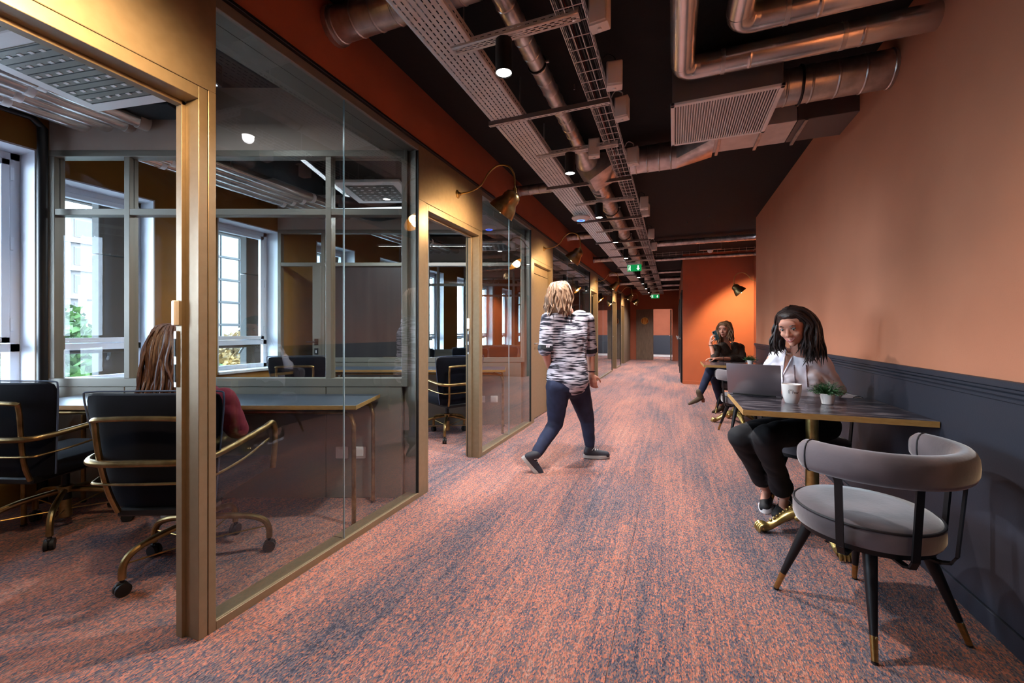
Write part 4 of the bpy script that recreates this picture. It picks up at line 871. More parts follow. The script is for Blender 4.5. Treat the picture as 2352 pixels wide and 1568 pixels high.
# ------------------------------------------------------------------ people
def blob(name, prims, voxel, m, parent=None, smooth=4, noise_amp=0, nscale=8, **kw):
    """one continuous surface grown around tapered capsules ('c') and ellipsoids ('e')"""
    b = NB()
    for p in prims:
        if p[0] == 'c':
            _, p0, r0, p1, r1 = p; p0, p1 = Vector(p0), Vector(p1); d = p1 - p0
            if d.length < 1e-4: d = Vector((0, 0, 1e-3))
            Mx, L = along(p0, p0 + d); prof = [(0, -r0)] + [(r0 * math.cos(a), r0 * math.sin(a)) for a in (-1.1, -.7, -.3, 0)] + [(r1 * math.cos(a), L + r1 * math.sin(a)) for a in (0, .3, .7, 1.1)] + [(0, L + r1)]
            lathe(b, prof, 18, Mx)
        else:
            _, c, rad, rot = p; q = bmesh.ops.create_uvsphere(b, u_segments=22, v_segments=14, radius=1)['verts']
            Mx = Matrix.Translation(Vector(c)) @ (rot.to_4x4() if isinstance(rot, Matrix) else Euler([R(k) for k in rot]).to_matrix().to_4x4()) @ Matrix.Diagonal((*rad, 1)); bmesh.ops.transform(b, matrix=Mx, verts=q)
    bmesh.ops.recalc_face_normals(b, faces=b.faces)
    me = bpy.data.meshes.new('tmp'); b.to_mesh(me); b.free(); o = bpy.data.objects.new('tmp', me); col.objects.link(o)
    md = o.modifiers.new('r', 'REMESH'); md.mode = 'VOXEL'; md.voxel_size = voxel
    if smooth: md = o.modifiers.new('s', 'SMOOTH'); md.iterations = smooth; md.factor = .5
    dg = bpy.context.evaluated_depsgraph_get(); dg.update(); nm = bpy.data.meshes.new_from_object(o.evaluated_get(dg)); nm.name = name
    bpy.data.objects.remove(o); bpy.data.meshes.remove(me)
    if noise_amp:
        nrm = [v.normal.copy() for v in nm.vertices]
        for v, n_ in zip(nm.vertices, nrm):
            p = v.co * nscale; v.co += n_ * noise_amp * (abs(noise.noise(Vector((p.x + p.z * .6, p.y, p.z * .8)))) * 2 - .6)
    nm.materials.clear(); nm.materials.append(M[m] if isinstance(m, str) else m); nm.polygons.foreach_set('use_smooth', [True] * len(nm.polygons))
    ob = bpy.data.objects.new(name, nm); col.objects.link(ob); ob.parent = parent
    return props(ob, **kw)
def basis(fwd, up=(0, 0, 1)):       # head frame: x right of the person, y forward, z up
    y = Vector(fwd).normalized(); u = Vector(up); x = y.cross(u).normalized(); z = x.cross(y); return Matrix((x, y, z)).transposed()
def head_prims(c, B, s=1.):
    g = lambda x, y, z: c + B @ Vector((x, y, z)) * s
    e = lambda x, y, z, a, b_, d: ('e', g(x, y, z), (a * s, b_ * s, d * s), B)
    P = [e(0, -.012, .03, .073, .09, .08), e(0, .018, -.015, .062, .068, .085), e(0, .028, -.06, .044, .05, .042), e(0, .066, -.086, .02, .018, .016),
         e(0, .073, .045, .05, .016, .03), e(-.033, .055, -.02, .024, .025, .022), e(.033, .055, -.02, .024, .025, .022),
         ('c', g(0, .082, .018), .008 * s, g(0, .101, -.018), .0115 * s), e(-.011, .09, -.022, .009, .01, .007), e(.011, .09, -.022, .009, .01, .007),
         e(0, .078, -.052, .023, .015, .011), e(-.075, -.005, -.005, .009, .018, .03), e(.075, -.005, -.005, .009, .018, .03)]
    return P
def face_parts(body, c, B, s=1., smile=True, hairc='hair_dark'):
    g = lambda x, y, z: c + B @ Vector((x, y, z)) * s
    for sx in (-1, 1):
        b = NB(); bmesh.ops.create_uvsphere(b, u_segments=14, v_segments=10, radius=.0108 * s, matrix=Matrix.Translation(g(sx * .031, .0722, .018))); O('eyeball', b, 'eyew', body)
        b = NB(); bmesh.ops.create_uvsphere(b, u_segments=12, v_segments=8, radius=.0062 * s, matrix=Matrix.Translation(g(sx * .031, .0795, .014))); O('iris', b, 'iris', body)
        b = NB(); tube(b, [g(sx * .017, .088, .036), g(sx * .031, .0895, .043), g(sx * .047, .079, .037)], [.002 * s, .0032 * s, .0015 * s], 6, sm=3); O('eyebrow', b, hairc, body)
        b = NB(); tube(b, [g(sx * .019, .0835, .02), g(sx * .031, .0865, .026), g(sx * .044, .078, .019)], .0018 * s, 6, sm=3); O('eyelash_line', b, hairc, body)
    w_ = .031 if smile else .019; up = .012 if smile else 0
    b = NB(); tube(b, [g(-w_, .078, -.050 + up), g(-.012, .0915, -.0555), g(0, .0935, -.058), g(.012, .0915, -.0555), g(w_, .078, -.050 + up)], [.001 * s, .0035 * s, .0042 * s, .0035 * s, .001 * s], 8, sm=4); O('lower_lip', b, 'lips', body)
    b = NB(); tube(b, [g(-w_, .078, -.048 + up), g(-.01, .0925, -.0475), g(0, .093, -.049), g(.01, .0925, -.0475), g(w_, .078, -.048 + up)], [.001 * s, .0028 * s, .003 * s, .0028 * s, .001 * s], 8, sm=4); O('upper_lip', b, 'lips', body)
    if smile:
        b = NB(); tube(b, [g(-.023, .0815, -.043), g(0, .0935, -.0525), g(.023, .0815, -.043)], .0036 * s, 8, sm=4); O('teeth', b, 'ceramic', body)
M['eyew'] = mat('eye_white', (225, 222, 218), .2); M['iris'] = mat('brown_iris', (40, 26, 18), .1); M['lips'] = mat('lips', (170, 84, 78), .4)
def hairm(n, a, c): return mat(n, a, .38, c2=c, scale=30, stretch=(6, 6, .5), bump=.5, bscale=60, detail=3)
M['hair_dark'] = hairm('dark_brown_hair', (26, 17, 15), (44, 28, 22)); M['hair_blonde'] = hairm('ash_blonde_hair', (176, 140, 112), (120, 90, 68)); M['hair_brown'] = hairm('long_brown_hair', (52, 32, 26), (92, 62, 46)); M['hair_fair'] = hairm('fair_brown_hair', (134, 96, 62), (92, 62, 42))
def hand_prims(wr, pd, nd, side=1, curl=.5, s=1.):
    """wr wrist, pd palm direction, nd palm normal (fingers curl towards it), side = thumb side along nd x pd"""
    pd = Vector(pd).normalized(); nd = Vector(nd); nd = (nd - pd * nd.dot(pd)).normalized(); sd = nd.cross(pd) * side; wr = Vector(wr)
    P = [('c', wr, .021 * s, wr + pd * .03 * s, .022 * s)]
    for k, (off, L, r_) in enumerate(((.030, .068, .0082), (.011, .077, .0086), (-.009, .071, .0082), (-.027, .056, .0072))):
        b0 = wr + pd * .02 * s + sd * off * .7 * s; kn = wr + pd * .085 * s + sd * off * s
        P.append(('c', b0, .014 * s, kn, .0105 * s)); cur = kn; ang = curl * .5
        for f in (.45, .32, .23):
            d = pd * math.cos(ang) + nd * math.sin(ang) + sd * off * .6; nx = cur + d.normalized() * L * f * s; P.append(('c', cur, r_ * s, nx, r_ * .9 * s)); cur = nx; ang += curl * .8
    t0 = wr + pd * .02 * s + sd * .02 * s; t1 = t0 + (pd * .6 + sd * .75 + nd * .3).normalized() * .042 * s; t2 = t1 + (pd * .85 + sd * .3 + nd * .5).normalized() * .032 * s; t3 = t2 + (pd * .9 + nd * .5).normalized() * .024 * s
    P += [('c', t0, .014 * s, t1, .0105 * s), ('c', t1, .0105 * s, t2, .009 * s), ('c', t2, .009 * s, t3, .0078 * s)]
    return P
def strands(name, c, B, s, n, seedv, m, parent, paths):
    rnd = random.Random(seedv); b = NB()
    for k in range(n):
        t_ = rnd.random(); base = paths[int(t_ * len(paths)) % len(paths)]; j = Vector((rnd.uniform(-1, 1), rnd.uniform(-1, 1), rnd.uniform(-1, 1))) * .009
        pts = [c + B @ (Vector(p) + j * (1 + .8 * i) + Vector((rnd.uniform(-1, 1), rnd.uniform(-1, 1), 0)) * .004 * i) * s for i, p in enumerate(base)]
        tube(b, pts, [.006 * s] + [.0075 * s] * (len(pts) - 2) + [.0012 * s], 5, sm=3)
    return O(name, b, m, parent)
def sneaker(parent, ank, toe_dir, m, sole, s=1., lift=0, laces=True):
    """ank ankle joint, toe_dir direction of the toes"""
    y = Vector(toe_dir).normalized(); x = y.cross(Vector((0, 0, 1))).normalized(); z = x.cross(y); B = Matrix((x, y, z)).transposed(); A = Vector(ank); g = lambda a, b_, c_: A + B @ Vector((a, b_, c_)) * s
    sh = blob('shoe', [('c', g(0, -.03, -.045), .036 * s, g(0, .05, -.055), .038 * s), ('c', g(0, .05, -.055), .038 * s, g(.004, .15, -.068), .032 * s), ('c', g(0, -.015, -.02), .041 * s, g(0, .0, .015), .04 * s)], .008 * s, m, parent, 3)
    b = NB(); prof = []
    N = 28; pts = []
    for k in range(N):
        a = 2 * math.pi * k / N; yy = .058 + .125 * math.sin(a); ww = (.041 if yy > .06 else .035) * math.cos(a) * (1 + .12 * (yy > .08)); pts.append((ww, yy))
    lo = [b.verts.new(g(px, py, -.098)) for px, py in pts]; hi = [b.verts.new(g(px * 1.03, py * 1.0, -.070)) for px, py in pts]; b.faces.new(lo[::-1]); b.faces.new(hi)
    for k in range(N): b.faces.new((lo[k], lo[(k + 1) % N], hi[(k + 1) % N], hi[k]))
    O('sole', b, sole, sh)
    if laces:
        b = NB()
        for q in range(4): tube(b, [g(-.022, .04 + q * .02, -.024 - q * .006), g(0, .046 + q * .02, -.012 - q * .007), g(.022, .04 + q * .02, -.024 - q * .006)], .003 * s, 6, sm=3)
        for sx in (-1, 1): tube(b, [g(0, .035, -.008), g(sx * .03, .03, .004), g(sx * .036, .01, -.02), g(sx * .012, .028, -.012)], .0022 * s, 6, sm=4)
        O('laces', b, 'ceramic', sh)
    return sh
# ---------- the laptop user
V = Vector
def person(label, loc): return T('person', label, 'person', loc)
p = person('smiling dark haired person in white embroidered blouse typing at the near table', (.86, 3.42, 0)); loc = V(p.location)
def L_(q): return V(q) - loc
hc = L_(PX(1822, 752, 2.62)); B = basis((-.50, -.80, -.36), (-.10, 0, 1)); neck0 = L_(PX(1838, 812, 2.78)); 
shR, shL = L_(PX(1777, 826, 2.86)), L_(PX(1888, 828, 2.76)); pel = L_((.87, 3.42, .56)); chest = L_(PX(1838, 868, 2.83))
elR, elL = L_(PX(1745, 893, 2.95)), L_(PX(1917, 893, 2.74)); wrR, wrL = L_(PX(1768, 897, 2.90)), L_(PX(1822, 900, 2.80))
wrR.z = wrL.z = .80; elR.z = .80; elL.z = .815
hipR, hipL = pel + V((-.09, -.03, -.0)), pel + V((.07, -.06, 0)); knR, knL = L_(PX(1700, 1004, 2.60)), L_(PX(1757, 1004, 2.46)); anR, anL = L_(PX(1762, 1133, 2.86)), L_(PX(1803, 1160, 2.72))
anR.z = anL.z = .10
body = blob('body', head_prims(hc, B) + [('c', hc + B @ V((0, -.03, -.05)), .05, neck0, .052), ('c', neck0, .056, chest + V((0, .03, 0)), .075), ('c', chest + V((0, .03, 0)), .085, pel, .11), ('c', shR, .042, elR, .034), ('c', elR, .034, wrR, .024), ('c', shL, .042, elL, .034), ('c', elL, .034, wrL, .024),
    ('c', hipR, .07, knR, .05), ('c', knR, .05, anR, .032), ('c', hipL, .07, knL, .05), ('c', knL, .05, anL, .032), ('c', anR, .03, anR + V((-.03, -.08, -.04)), .025), ('c', anL, .03, anL + V((-.03, -.08, -.04)), .025)]
    + hand_prims(wrR, (-.15, -.6, -.1), (0, 0, -1), 1, .55, .92) + hand_prims(wrL, (-.85, -.45, -.1), (0, 0, -1), -1, .55, .92), .0052, 'skin', p, 3)
face_parts(body, hc, B, 1., True)
M['blouse'] = mat('white_cotton_blouse', (242, 236, 240), .8, bump=.35, bscale=26, c2=(232, 222, 230), scale=7)
mid = (shR + shL) / 2
sh_ = blob('blouse', [('c', shR + V((.02, 0, 0)), .062, elR, .056), ('c', elR, .058, wrR - (wrR - elR) * .15, .042), ('c', shL + V((-.02, 0, 0)), .064, elL, .062), ('c', elL, .062, wrL - (wrL - elL) * .22, .044),
    ('c', mid + V((.01, -.005, .0)), .082, chest, .122), ('c', mid + V((.04, -.01, .005)), .07, chest + V((.03, 0, 0)), .12), ('c', shR.lerp(mid, .45), .075, chest + V((-.07, 0, 0)), .10), ('c', shL.lerp(mid, .45), .075, chest + V((.07, 0, 0)), .10), ('c', chest + V((-.05, 0, 0)), .115, pel + V((-.03, 0, .06)), .13), ('c', chest + V((.05, 0, 0)), .115, pel + V((.03, 0, .06)), .13),
    ('e', chest + V((-.085, -.075, -.0)), (.062, .055, .065), (0, 0, 0)), ('e', chest + V((.045, -.085, -.0)), (.062, .055, .065), (0, 0, 0))], .009, 'blouse', p, 3, .012, 14)
# open collar: a skin V with its placket edges
fd = (V((0, 0, 0)) - V((.28, .95, 0))).normalized()
def on_front(u, v, off=0.):
    # a point of the blouse front seen from the table side: cast to the blouse mesh
    P0 = V((0, 0, CH)) - loc; d = (L_(PX(u, v, 2.6)) - P0).normalized(); ok, h, n_, i_ = sh_.ray_cast(P0, d)
    return (h - d * off) if ok else L_(PX(u, v, 2.72))
b = NB(); rows = []
for k in range(9):
    f = k / 8; v_ = 800 + f * 62; hw = 11 * (1 - f) + .5; cu = 1818 - f * 21
    rows.append([b.verts.new(on_front(cu + s * hw, v_, .004)) for s in (-1, -.5, 0, .5, 1)])
for A, Bq in zip(rows, rows[1:]):
    for k in range(4): b.faces.new((A[k], A[k + 1], Bq[k + 1], Bq[k]))
O('neckline', b, 'skin', body)
for s in (-1, 1):
    O('placket', tube(NB(), [on_front(1818 - f * 21 + s * (12 * (1 - f) + 1), 798 + f * 64, .004) for f in (0, .2, .4, .6, .8, 1)], .005, 8, sm=3), 'blouse', sh_)
for s, c in ((-9, 0), (14, 1), (38, 2)):
    O('lace_band', tube(NB(), [on_front(1806 + s + c * 4 + f * 4, 838 + f * 50, .002) for f in (0, .33, .66, 1)], [.008] * 4, 8, sm=3, ry=.3), mat('lace_trim', (200, 186, 192), .9, c2=(150, 136, 142), scale=140) if c == 0 else bpy.data.materials['lace_trim'], sh_)
b = NB()
for v_ in (864, 878): bmesh.ops.create_uvsphere(b, u_segments=8, v_segments=6, radius=.0048, matrix=Matrix.Translation(on_front(1797, v_, .003)))
O('buttons', b, 'ceramic', sh_)
O('necklace', tube(NB(), [on_front(u, v, .005) for u, v in ((1806, 802), (1808, 814), (1813, 824), (1817, 815), (1826, 802))], .0012, 6, sm=4), 'brass', p)
gh = lambda x, y, z: hc + B @ V((x, y, z))
hb = blob('hair', [('e', gh(0, -.034, .05), (.089, .095, .083), B), ('e', gh(0, -.005, .09), (.072, .07, .034), B), ('c', gh(-.084, -.02, .04), .026, gh(-.094, -.03, -.09), .03), ('c', gh(.082, -.025, .03), .02, gh(.086, -.035, -.06), .02),
    ('c', gh(0, -.08, 0), .075, gh(-.03, -.11, -.1), .07)], .0075, 'hair_dark', p, 3, .005, 30)
wd = B.inverted() @ V((0, 0, -1))
def fall(start, L, drift): # hair hangs down in world space
    s0 = V(start); dr = B.inverted() @ V(drift); return [tuple(s0)] + [tuple(s0 + wd * L * f + dr * f) for f in (.35, .7, 1)]
ex = (.10, .02, 0)      # swept to the wall side
paths = [[(.0, .02, .118), (-.055, .02, .092)] + fall((-.086, -.01, .02), .17, (.0, .04, 0)), [(.0, .0, .125), (-.06, -.02, .09)] + fall((-.094, -.03, .02), .21, (.01, .05, 0)), [(.0, -.04, .125), (-.06, -.06, .08)] + fall((-.090, -.07, .0), .23, (.02, .04, 0)),
         [(.0, -.07, .11), (-.04, -.11, .05)] + fall((-.06, -.12, -.02), .22, (.03, .05, 0)), [(.0, .02, .12), (.05, .01, .092)] + fall((.084, -.025, .03), .18, (.0, .05, 0)), [(.0, -.02, .125), (.06, -.04, .07)] + fall((.09, -.05, .01), .17, (.0, .06, 0))]
strands('hair_locks', hc, B, 1, 190, 5, 'hair_dark', hb, paths)
M['blackp'] = mat('black_trousers', (14, 14, 20), .85, bump=.2, bscale=20)
pa = blob('trousers', [('c', pel, .13, hipR, .10), ('c', pel, .13, hipL, .10), ('c', hipR, .098, knR, .076), ('c', hipL, .098, knL, .076), ('c', knR, .074, anR.lerp(knR, .42), .058), ('c', knL, .074, anL.lerp(knL, .42), .06), ('c', anR.lerp(knR, .42), .058, anR.lerp(knR, .24), .064), ('c', anL.lerp(knL, .42), .06, anL.lerp(knL, .2), .07)], .01, 'blackp', p, 3, .007, 9)
M['shoeblk'] = mat('black_canvas', (22, 22, 26), .7); M['sole'] = mat('white_rubber_sole', (216, 214, 216), .5)
for a, d in ((anR, (-.25, -.95, 0)), (anL, (-.45, -.88, 0))): sneaker(p, a, d, 'shoeblk', 'sole', 1.0)
# ---------- the phone caller
p = person('fair haired person in dark blouse holding a phone to the ear at the far table', (.80, 6.86, 0)); loc = V(p.location)
hc = L_(PX(1665, 757, 6.04)); B = basis((-.50, -.82, -.16), (.05, 0, 1)); neck0 = L_(PX(1666, 786, 6.1)); shR, shL = L_(PX(1645, 799, 6.02)), L_(PX(1699, 797, 6.18)); pel = L_((.82, 6.88, .55)); chest = (shR + shL) / 2 + V((0, 0, -.17))
elR, wrR = L_(PX(1641, 828, 5.86)), L_(PX(1632, 788, 5.97)); elL, wrL = L_(PX(1704, 826, 6.0)), L_(PX(1646, 824, 5.82)); elR.z = .81; elL.z = .80; wrL.z = .81
hipR, hipL = pel + V((-.1, -.04, 0)), pel + V((.03, -.1, 0)); knL = L_(PX(1630, 852, 5.86)); anL = L_(PX(1606, 908, 5.86)); knR = L_(PX(1640, 866, 5.98)); anR = L_(PX(1657, 938, 6.12)); anR.z = .1
body = blob('body', head_prims(hc, B) + [('c', hc + B @ V((0, -.03, -.05)), .05, neck0, .052), ('c', neck0, .06, chest, .1), ('c', chest, .11, pel, .13), ('c', shR, .042, elR, .034), ('c', elR, .034, wrR, .024), ('c', shL, .042, elL, .034), ('c', elL, .034, wrL, .024), ('c', hipR, .07, knR, .05), ('c', knR, .05, anR, .032), ('c', hipL, .07, knL, .05), ('c', knL, .05, anL, .032)]
    + hand_prims(wrR, (.1, -.1, 1), (.9, .2, 0), 1, .8, .95) + hand_prims(wrL, (-1, -.1, .05), (0, 0, -1), -1, .5, .95), .007, 'skin', p, 3)
face_parts(body, hc, B, 1., False, 'hair_fair')
M['dblouse'] = mat('dark_olive_blouse', (40, 30, 24), .8, c2=(70, 56, 42), scale=90, lo=.56, hi=.62, bump=.2, bscale=20)
mid = (shR + shL) / 2
bl = blob('blouse', [('c', shR, .06, elR - (elR - shR) * .1, .06), ('c', elR, .055, elR.lerp(wrR, .15), .045), ('c', shL, .065, elL, .062), ('c', elL, .062, elL.lerp(wrL, .45), .045), ('c', mid + V((0, 0, -.02)), .07, chest, .12), ('c', shR.lerp(mid, .5), .085, chest, .12), ('c', shL.lerp(mid, .5), .085, chest + V((.05, 0, 0)), .12), ('c', chest + V((.02, 0, 0)), .135, pel + V((0, 0, .05)), .15), ('e', chest + V((-.06, -.07, 0)), (.07, .06, .06), (0, 0, 0)), ('e', chest + V((.04, -.08, 0)), (.07, .06, .06), (0, 0, 0))], .011, 'dblouse', p, 3, .01, 12)
gh = lambda x, y, z: hc + B @ V((x, y, z))
hb = blob('hair', [('e', gh(0, -.03, .045), (.088, .1, .082), B), ('e', gh(0, .02, .085), (.068, .055, .03), B), ('c', gh(.078, -.0, .05), .024, gh(.085, .0, -.09), .026), ('c', gh(-.078, -.0, .05), .02, gh(-.083, -.0, -.05), .018), ('c', gh(0, -.08, 0), .07, gh(.0, -.09, -.12), .065)], .009, 'hair_fair', p, 3, .005, 30)
wd = B.inverted() @ V((0, 0, -1))
strands('hair_locks', hc, B, 1, 60, 8, 'hair_fair', hb, [[(.0, .03, .11), (.06, .03, .08)] + fall((.088, .02, .0), .2, (.02, -.03, 0)), [(.0, .0, .115), (.07, -.02, .08)] + fall((.095, -.02, .0), .22, (.02, -.02, 0)), [(.0, .03, .11), (-.06, .03, .08)] + fall((-.088, .01, .0), .16, (0, -.02, 0))])
M['jean'] = mat('dark_navy_jeans', (24, 30, 56), .85, c2=(32, 40, 70), scale=12, bump=.2, bscale=30)
blob('trousers', [('c', pel, .14, hipR, .1), ('c', pel, .14, hipL, .1), ('c', hipR, .095, knR, .066), ('c', hipL, .095, knL, .066), ('c', knR, .064, anR.lerp(knR, .15), .045), ('c', knL, .064, anL.lerp(knL, .14), .045)], .011, 'jean', p, 3, .004, 9)
M['suede'] = mat('olive_suede', (78, 62, 46), .9, bump=.3, bscale=80)
def boot(ank, toe, up=(0, 0, 1), heel=True):
    y = V(toe).normalized(); x = y.cross(V(up)).normalized(); z = x.cross(y); Bb = Matrix((x, y, z)).transposed(); g = lambda a, b_, c_: ank + Bb @ V((a, b_, c_))
    o = blob('ankle_boot', [('c', g(0, -.01, .05), .044, g(0, -.01, -.02), .04), ('c', g(0, -.02, -.03), .038, g(0, .06, -.06), .034), ('c', g(0, .06, -.06), .034, g(0, .165, -.085), .018)], .008, 'suede', p, 3)
    b = NB(); cyl(b, g(0, -.04, -.05), g(0, -.035, -.105), .026, 12, .02); O('boot_heel', b, mat('heel_wood', (110, 56, 36), .5), o)
boot(anL, (-.9, -.35, -.22)); boot(anR + V((0, 0, .0)), (-.75, -.65, -.0))
O('bracelet', tube(NB(), [wrL.lerp(elL, .25) + V((0, math.cos(q * .785) * .034, math.sin(q * .785) * .034)) for q in range(8)], .004, 6, closed=True, sm=2), 'black', p)
O('wrist_band', tube(NB(), [wrR.lerp(elR, .15) + V((math.cos(q * .785) * .03, math.sin(q * .785) * .03, 0)) for q in range(8)], .004, 6, closed=True, sm=2), 'black', p)
Mp = Matrix.Translation(PX(1644, 770, 6.0)) @ Matrix.Rotation(TH, 4, 'Z') @ Matrix.Rotation(R(-24), 4, 'Y') @ Matrix.Rotation(R(12), 4, 'Z')
t = T('smartphone', 'light blue smartphone held against the ear by the seated caller', 'phone', Mp.to_translation()); Mq = Matrix.Translation(-Mp.to_translation()) @ Mp
O('phone_body', box((-.034, -.0045, -.07), (.034, .0045, .07), .004, Mx=Mq), mat('phone_blue', (70, 150, 180), .3, .2), t); O('phone_screen', box((-.031, .0046, -.066), (.031, .0052, .066), Mx=Mq), 'black', t); O('camera_bump', box((-.028, -.0065, .045), (-.008, -.0045, .065), .002, Mx=Mq), 'black', t)
# ---------- the walker
p = person('walking person with ash blonde hair in black and white top, mid stride in the corridor', (-.86, 3.62, 0)); loc = V(p.location)
def D(u, v, z): return L_(PX(u, v, z))
hc = D(1291, 680, 3.72); B = basis((.52, .85, -.05)); neck0 = D(1302, 716, 3.72); shL, shR = D(1259, 733, 3.66), D(1349, 733, 3.80); chest = D(1304, 775, 3.72); waist = D(1304, 835, 3.72); pel = D(1303, 878, 3.72)
elR, wrR = D(1356, 810, 3.88), D(1359, 858, 3.84); elL, wrL = D(1252, 806, 3.62), D(1266, 853, 3.78)
hipL, hipR = D(1282, 888, 3.70), D(1326, 888, 3.76); knR, anR = D(1348, 962, 3.90), D(1356, 1036, 3.90); knL, anL = D(1276, 972, 3.74), D(1229, 1046, 3.52); anR.z = .105
body = blob('body', head_prims(hc, B) + [('c', hc + B @ V((0, -.03, -.05)), .052, neck0, .054), ('c', neck0, .06, chest, .11), ('c', chest, .12, waist, .115), ('c', waist, .115, pel, .13), ('c', shR, .05, elR, .042), ('c', elR, .041, wrR, .026), ('c', shL, .05, elL, .042), ('c', elL, .041, wrL, .026), ('c', hipR, .08, knR, .056), ('c', knR, .055, anR, .035), ('c', hipL, .08, knL, .056), ('c', knL, .055, anL, .035)]
    + hand_prims(wrR, (.12, .1, -1), (.1, .9, -.2), -1, .55) + hand_prims(wrL, (.2, .3, -1), (.4, .9, -.2), 1, .55), .007, 'skin', p, 3)
face_parts(body, hc, B, 1., False, 'hair_fair')
def stripes():
    m, n, l, b_ = nt('mottled_striped_knit'); b_.inputs['Roughness'].default_value = .9; t_ = n.new('ShaderNodeTexCoord'); mp = n.new('ShaderNodeMapping'); mp.inputs['Scale'].default_value = (8, 8, 85); l.new(t_.outputs['Object'], mp.inputs[0])
    q = n.new('ShaderNodeTexNoise'); q.inputs['Scale'].default_value = 1; q.inputs['Detail'].default_value = 2; l.new(mp.outputs[0], q.inputs['Vector'])
    r = n.new('ShaderNodeValToRGB'); r.color_ramp.elements[0].position = .44; r.color_ramp.elements[0].color = (*lin((28, 28, 44)), 1); r.color_ramp.elements[1].position = .54; r.color_ramp.elements[1].color = (*lin((206, 200, 212)), 1); l.new(q.outputs['Fac'], r.inputs[0]); l.new(r.outputs[0], b_.inputs['Base Color']); return m
M['stripe'] = stripes(); mid = (shL + shR) / 2
tp = blob('top', [('c', shR, .066, elR - (elR - shR) * .06, .064), ('c', shL, .066, elL - (elL - shL) * .06, .064), ('c', shL.lerp(mid, .4), .09, waist + V((-.05, 0, .04)), .115), ('c', shR.lerp(mid, .4), .09, waist + V((.05, 0, .04)), .115), ('c', mid + V((0, 0, -.02)), .1, chest, .15), ('c', chest, .155, waist, .15), ('c', waist + V((-.05, 0, 0)), .125, pel + V((-.045, 0, .03)), .15), ('c', waist + V((.05, 0, 0)), .125, pel + V((.045, 0, .03)), .15)], .01, 'stripe', p, 3, .006, 9)
for a, b_ in ((elR, shR), (elL, shL)): O('sleeve_cuff', cyl(NB(), a.lerp(b_, .03), a.lerp(b_, .16), .0675, 18), 'piping', tp)
gh = lambda x, y, z: hc + B @ V((x, y, z))
hb = blob('hair', [('e', gh(0, -.025, .045), (.095, .105, .085), B), ('c', gh(.04, -.06, .03), .07, gh(.05, -.055, -.11), .06), ('c', gh(-.04, -.06, .03), .07, gh(-.05, -.055, -.11), .06), ('c', gh(0, -.09, 0), .05, gh(0, -.085, -.13), .055)], .009, 'hair_blonde', p, 3, .009, 26)
wd = V((0, 0, -1))
strands('hair_locks', hc, B, 1, 110, 4, 'hair_blonde', hb, [[(0, 0, .125), (x * .6, y * .8, .09)] + fall((x, y, .0), .15, (0, 0, 0)) for x, y in ((.1, -.02), (.085, -.07), (.045, -.12), (0, -.125), (-.045, -.12), (-.085, -.07), (-.1, -.02))])
blob('jeans', [('c', pel + V((0, 0, .08)), .105, pel, .135), ('c', pel, .14, hipR, .115), ('c', pel, .14, hipL, .115), ('c', hipR, .112, knR, .073), ('c', hipL, .112, knL, .073), ('c', knR, .071, anR.lerp(knR, .12), .047), ('c', knL, .071, anL.lerp(knL, .1), .05)], .01, 'jean', p, 3, .004, 10)
M['greyshoe'] = mat('dark_running_shoe', (40, 40, 50), .6)
sneaker(p, anR, (.93, .36, 0), 'greyshoe', mat('grey_sole', (170, 166, 164), .6), 1.0)
sneaker(p, anL, (.62, .25, -.75), 'greyshoe', bpy.data.materials['grey_sole'], 1.0)
O('bracelet', tube(NB(), [wrR.lerp(elR, .12) + V((math.cos(q * .785) * .032, math.sin(q * .785) * .032, 0)) for q in range(8)], .005, 6, closed=True, sm=2), mat('dark_red_band', (60, 14, 22), .6), p)
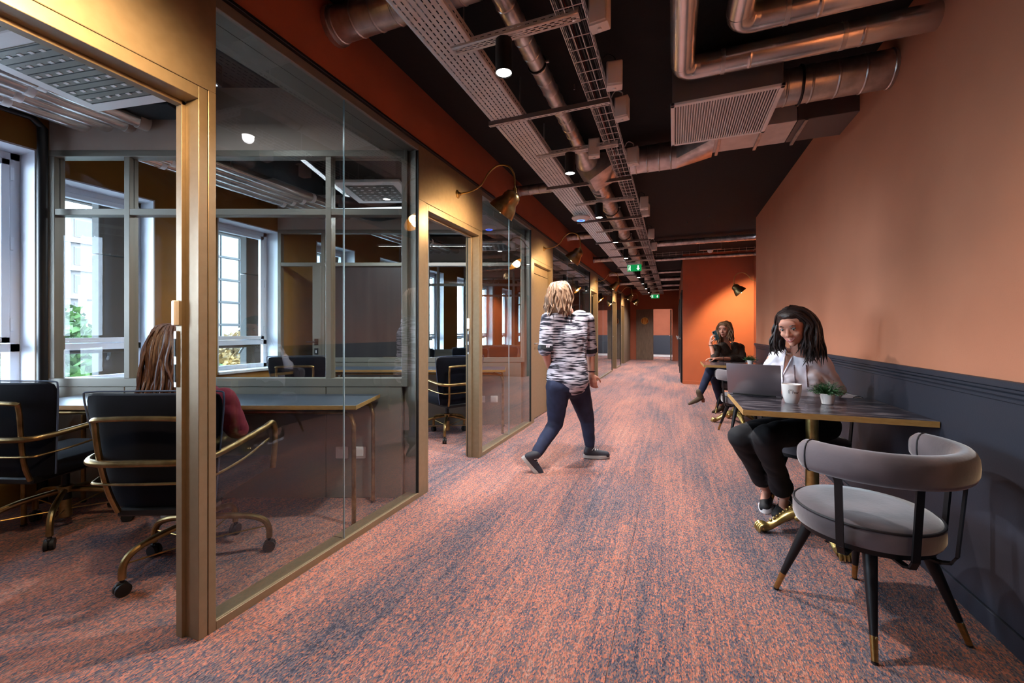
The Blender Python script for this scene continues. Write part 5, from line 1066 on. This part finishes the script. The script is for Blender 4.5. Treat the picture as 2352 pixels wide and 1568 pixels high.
# ---------- the office sitter seen from behind
q0 = W(-1.66, 2.2); p = person('sitter with long brown hair and maroon jumper, seen from behind in the near office', (q0.x, q0.y, 0)); loc = V(p.location)
hc = D(412, 800, 2.24); B = basis((-st, ct, -.12)); neck0 = D(418, 870, 2.2); shL, shR = D(338, 915, 2.16), D(512, 915, 2.16); pel = D(425, 1066, 2.15); chest = D(425, 960, 2.18); elL, wrL = D(318, 985, 2.3), D(392, 960, 2.62); elR, wrR = D(545, 985, 2.26), D(470, 955, 2.62)
hipL, hipR = D(390, 1070, 2.2), D(460, 1070, 2.2); knL, knR = D(385, 1020, 2.62), D(455, 1020, 2.62); anL, anR = D(390, 1120, 2.72), D(460, 1120, 2.72); anL.z = anR.z = .1
for q in (wrL, wrR): q.z = .785
for q in (hipL, hipR): q.z = .55
for q in (knL, knR): q.z = .585
body = blob('body', head_prims(hc, B) + [('c', hc + B @ V((0, -.03, -.05)), .05, neck0, .052), ('c', neck0, .06, chest, .1), ('c', chest, .12, pel, .13), ('c', shR, .042, elR, .034), ('c', elR, .034, wrR, .024), ('c', shL, .042, elL, .034), ('c', elL, .034, wrL, .024), ('c', hipR, .07, knR, .05), ('c', knR, .05, anR, .032), ('c', hipL, .07, knL, .05), ('c', knL, .05, anL, .032)] + hand_prims(wrR, (-st - .3, ct, 0), (0, 0, -1), -1, .4) + hand_prims(wrL, (-st + .3, ct, 0), (0, 0, -1), 1, .4), .008, 'skin', p, 3)
face_parts(body, hc, B, 1., False)
M['maroon'] = mat('maroon_jumper', (112, 24, 44), .9, bump=.25, bscale=40); mid = (shL + shR) / 2
blob('jumper', [('c', shR, .062, elR, .055), ('c', elR, .055, wrR.lerp(elR, .1), .036), ('c', shL, .062, elL, .055), ('c', elL, .055, wrL.lerp(elL, .1), .036), ('c', shL.lerp(mid, .5), .085, chest, .12), ('c', shR.lerp(mid, .5), .085, chest, .12), ('c', chest, .14, pel, .15)], .01, 'maroon', p, 3, .006, 10)
gh = lambda x, y, z: hc + B @ V((x, y, z))
hb = blob('hair', [('e', gh(0, -.025, .045), (.09, .103, .085), B), ('c', gh(.035, -.06, .03), .065, gh(.05, -.07, -.17), .055), ('c', gh(-.035, -.06, .03), .065, gh(-.06, -.07, -.17), .055), ('c', gh(0, -.09, 0), .045, gh(-.01, -.095, -.22), .05)], .008, 'hair_brown', p, 3, .005, 30)
wd = V((0, 0, -1))
strands('hair_locks', hc, B, 1, 170, 6, 'hair_brown', hb, [[(0, 0, .125), (x * .6, y * .8, .09)] + fall((x, y, .0), l, (0, 0, 0)) for x, y, l in ((.095, -.02, .24), (.085, -.07, .27), (.045, -.12, .29), (0, -.125, .3), (-.045, -.12, .29), (-.085, -.07, .27), (-.1, -.02, .25))])
blob('trousers', [('c', pel, .14, hipR, .1), ('c', pel, .14, hipL, .1), ('c', hipR, .09, knR, .066), ('c', hipL, .09, knL, .066), ('c', knR, .064, anR + V((0, 0, .05)), .045), ('c', knL, .064, anL + V((0, 0, .05)), .045)], .012, 'blackp', p, 3)
for a in (anL, anR): sneaker(p, a, (-st, ct, 0), 'shoeblk', 'sole', 1., laces=False)
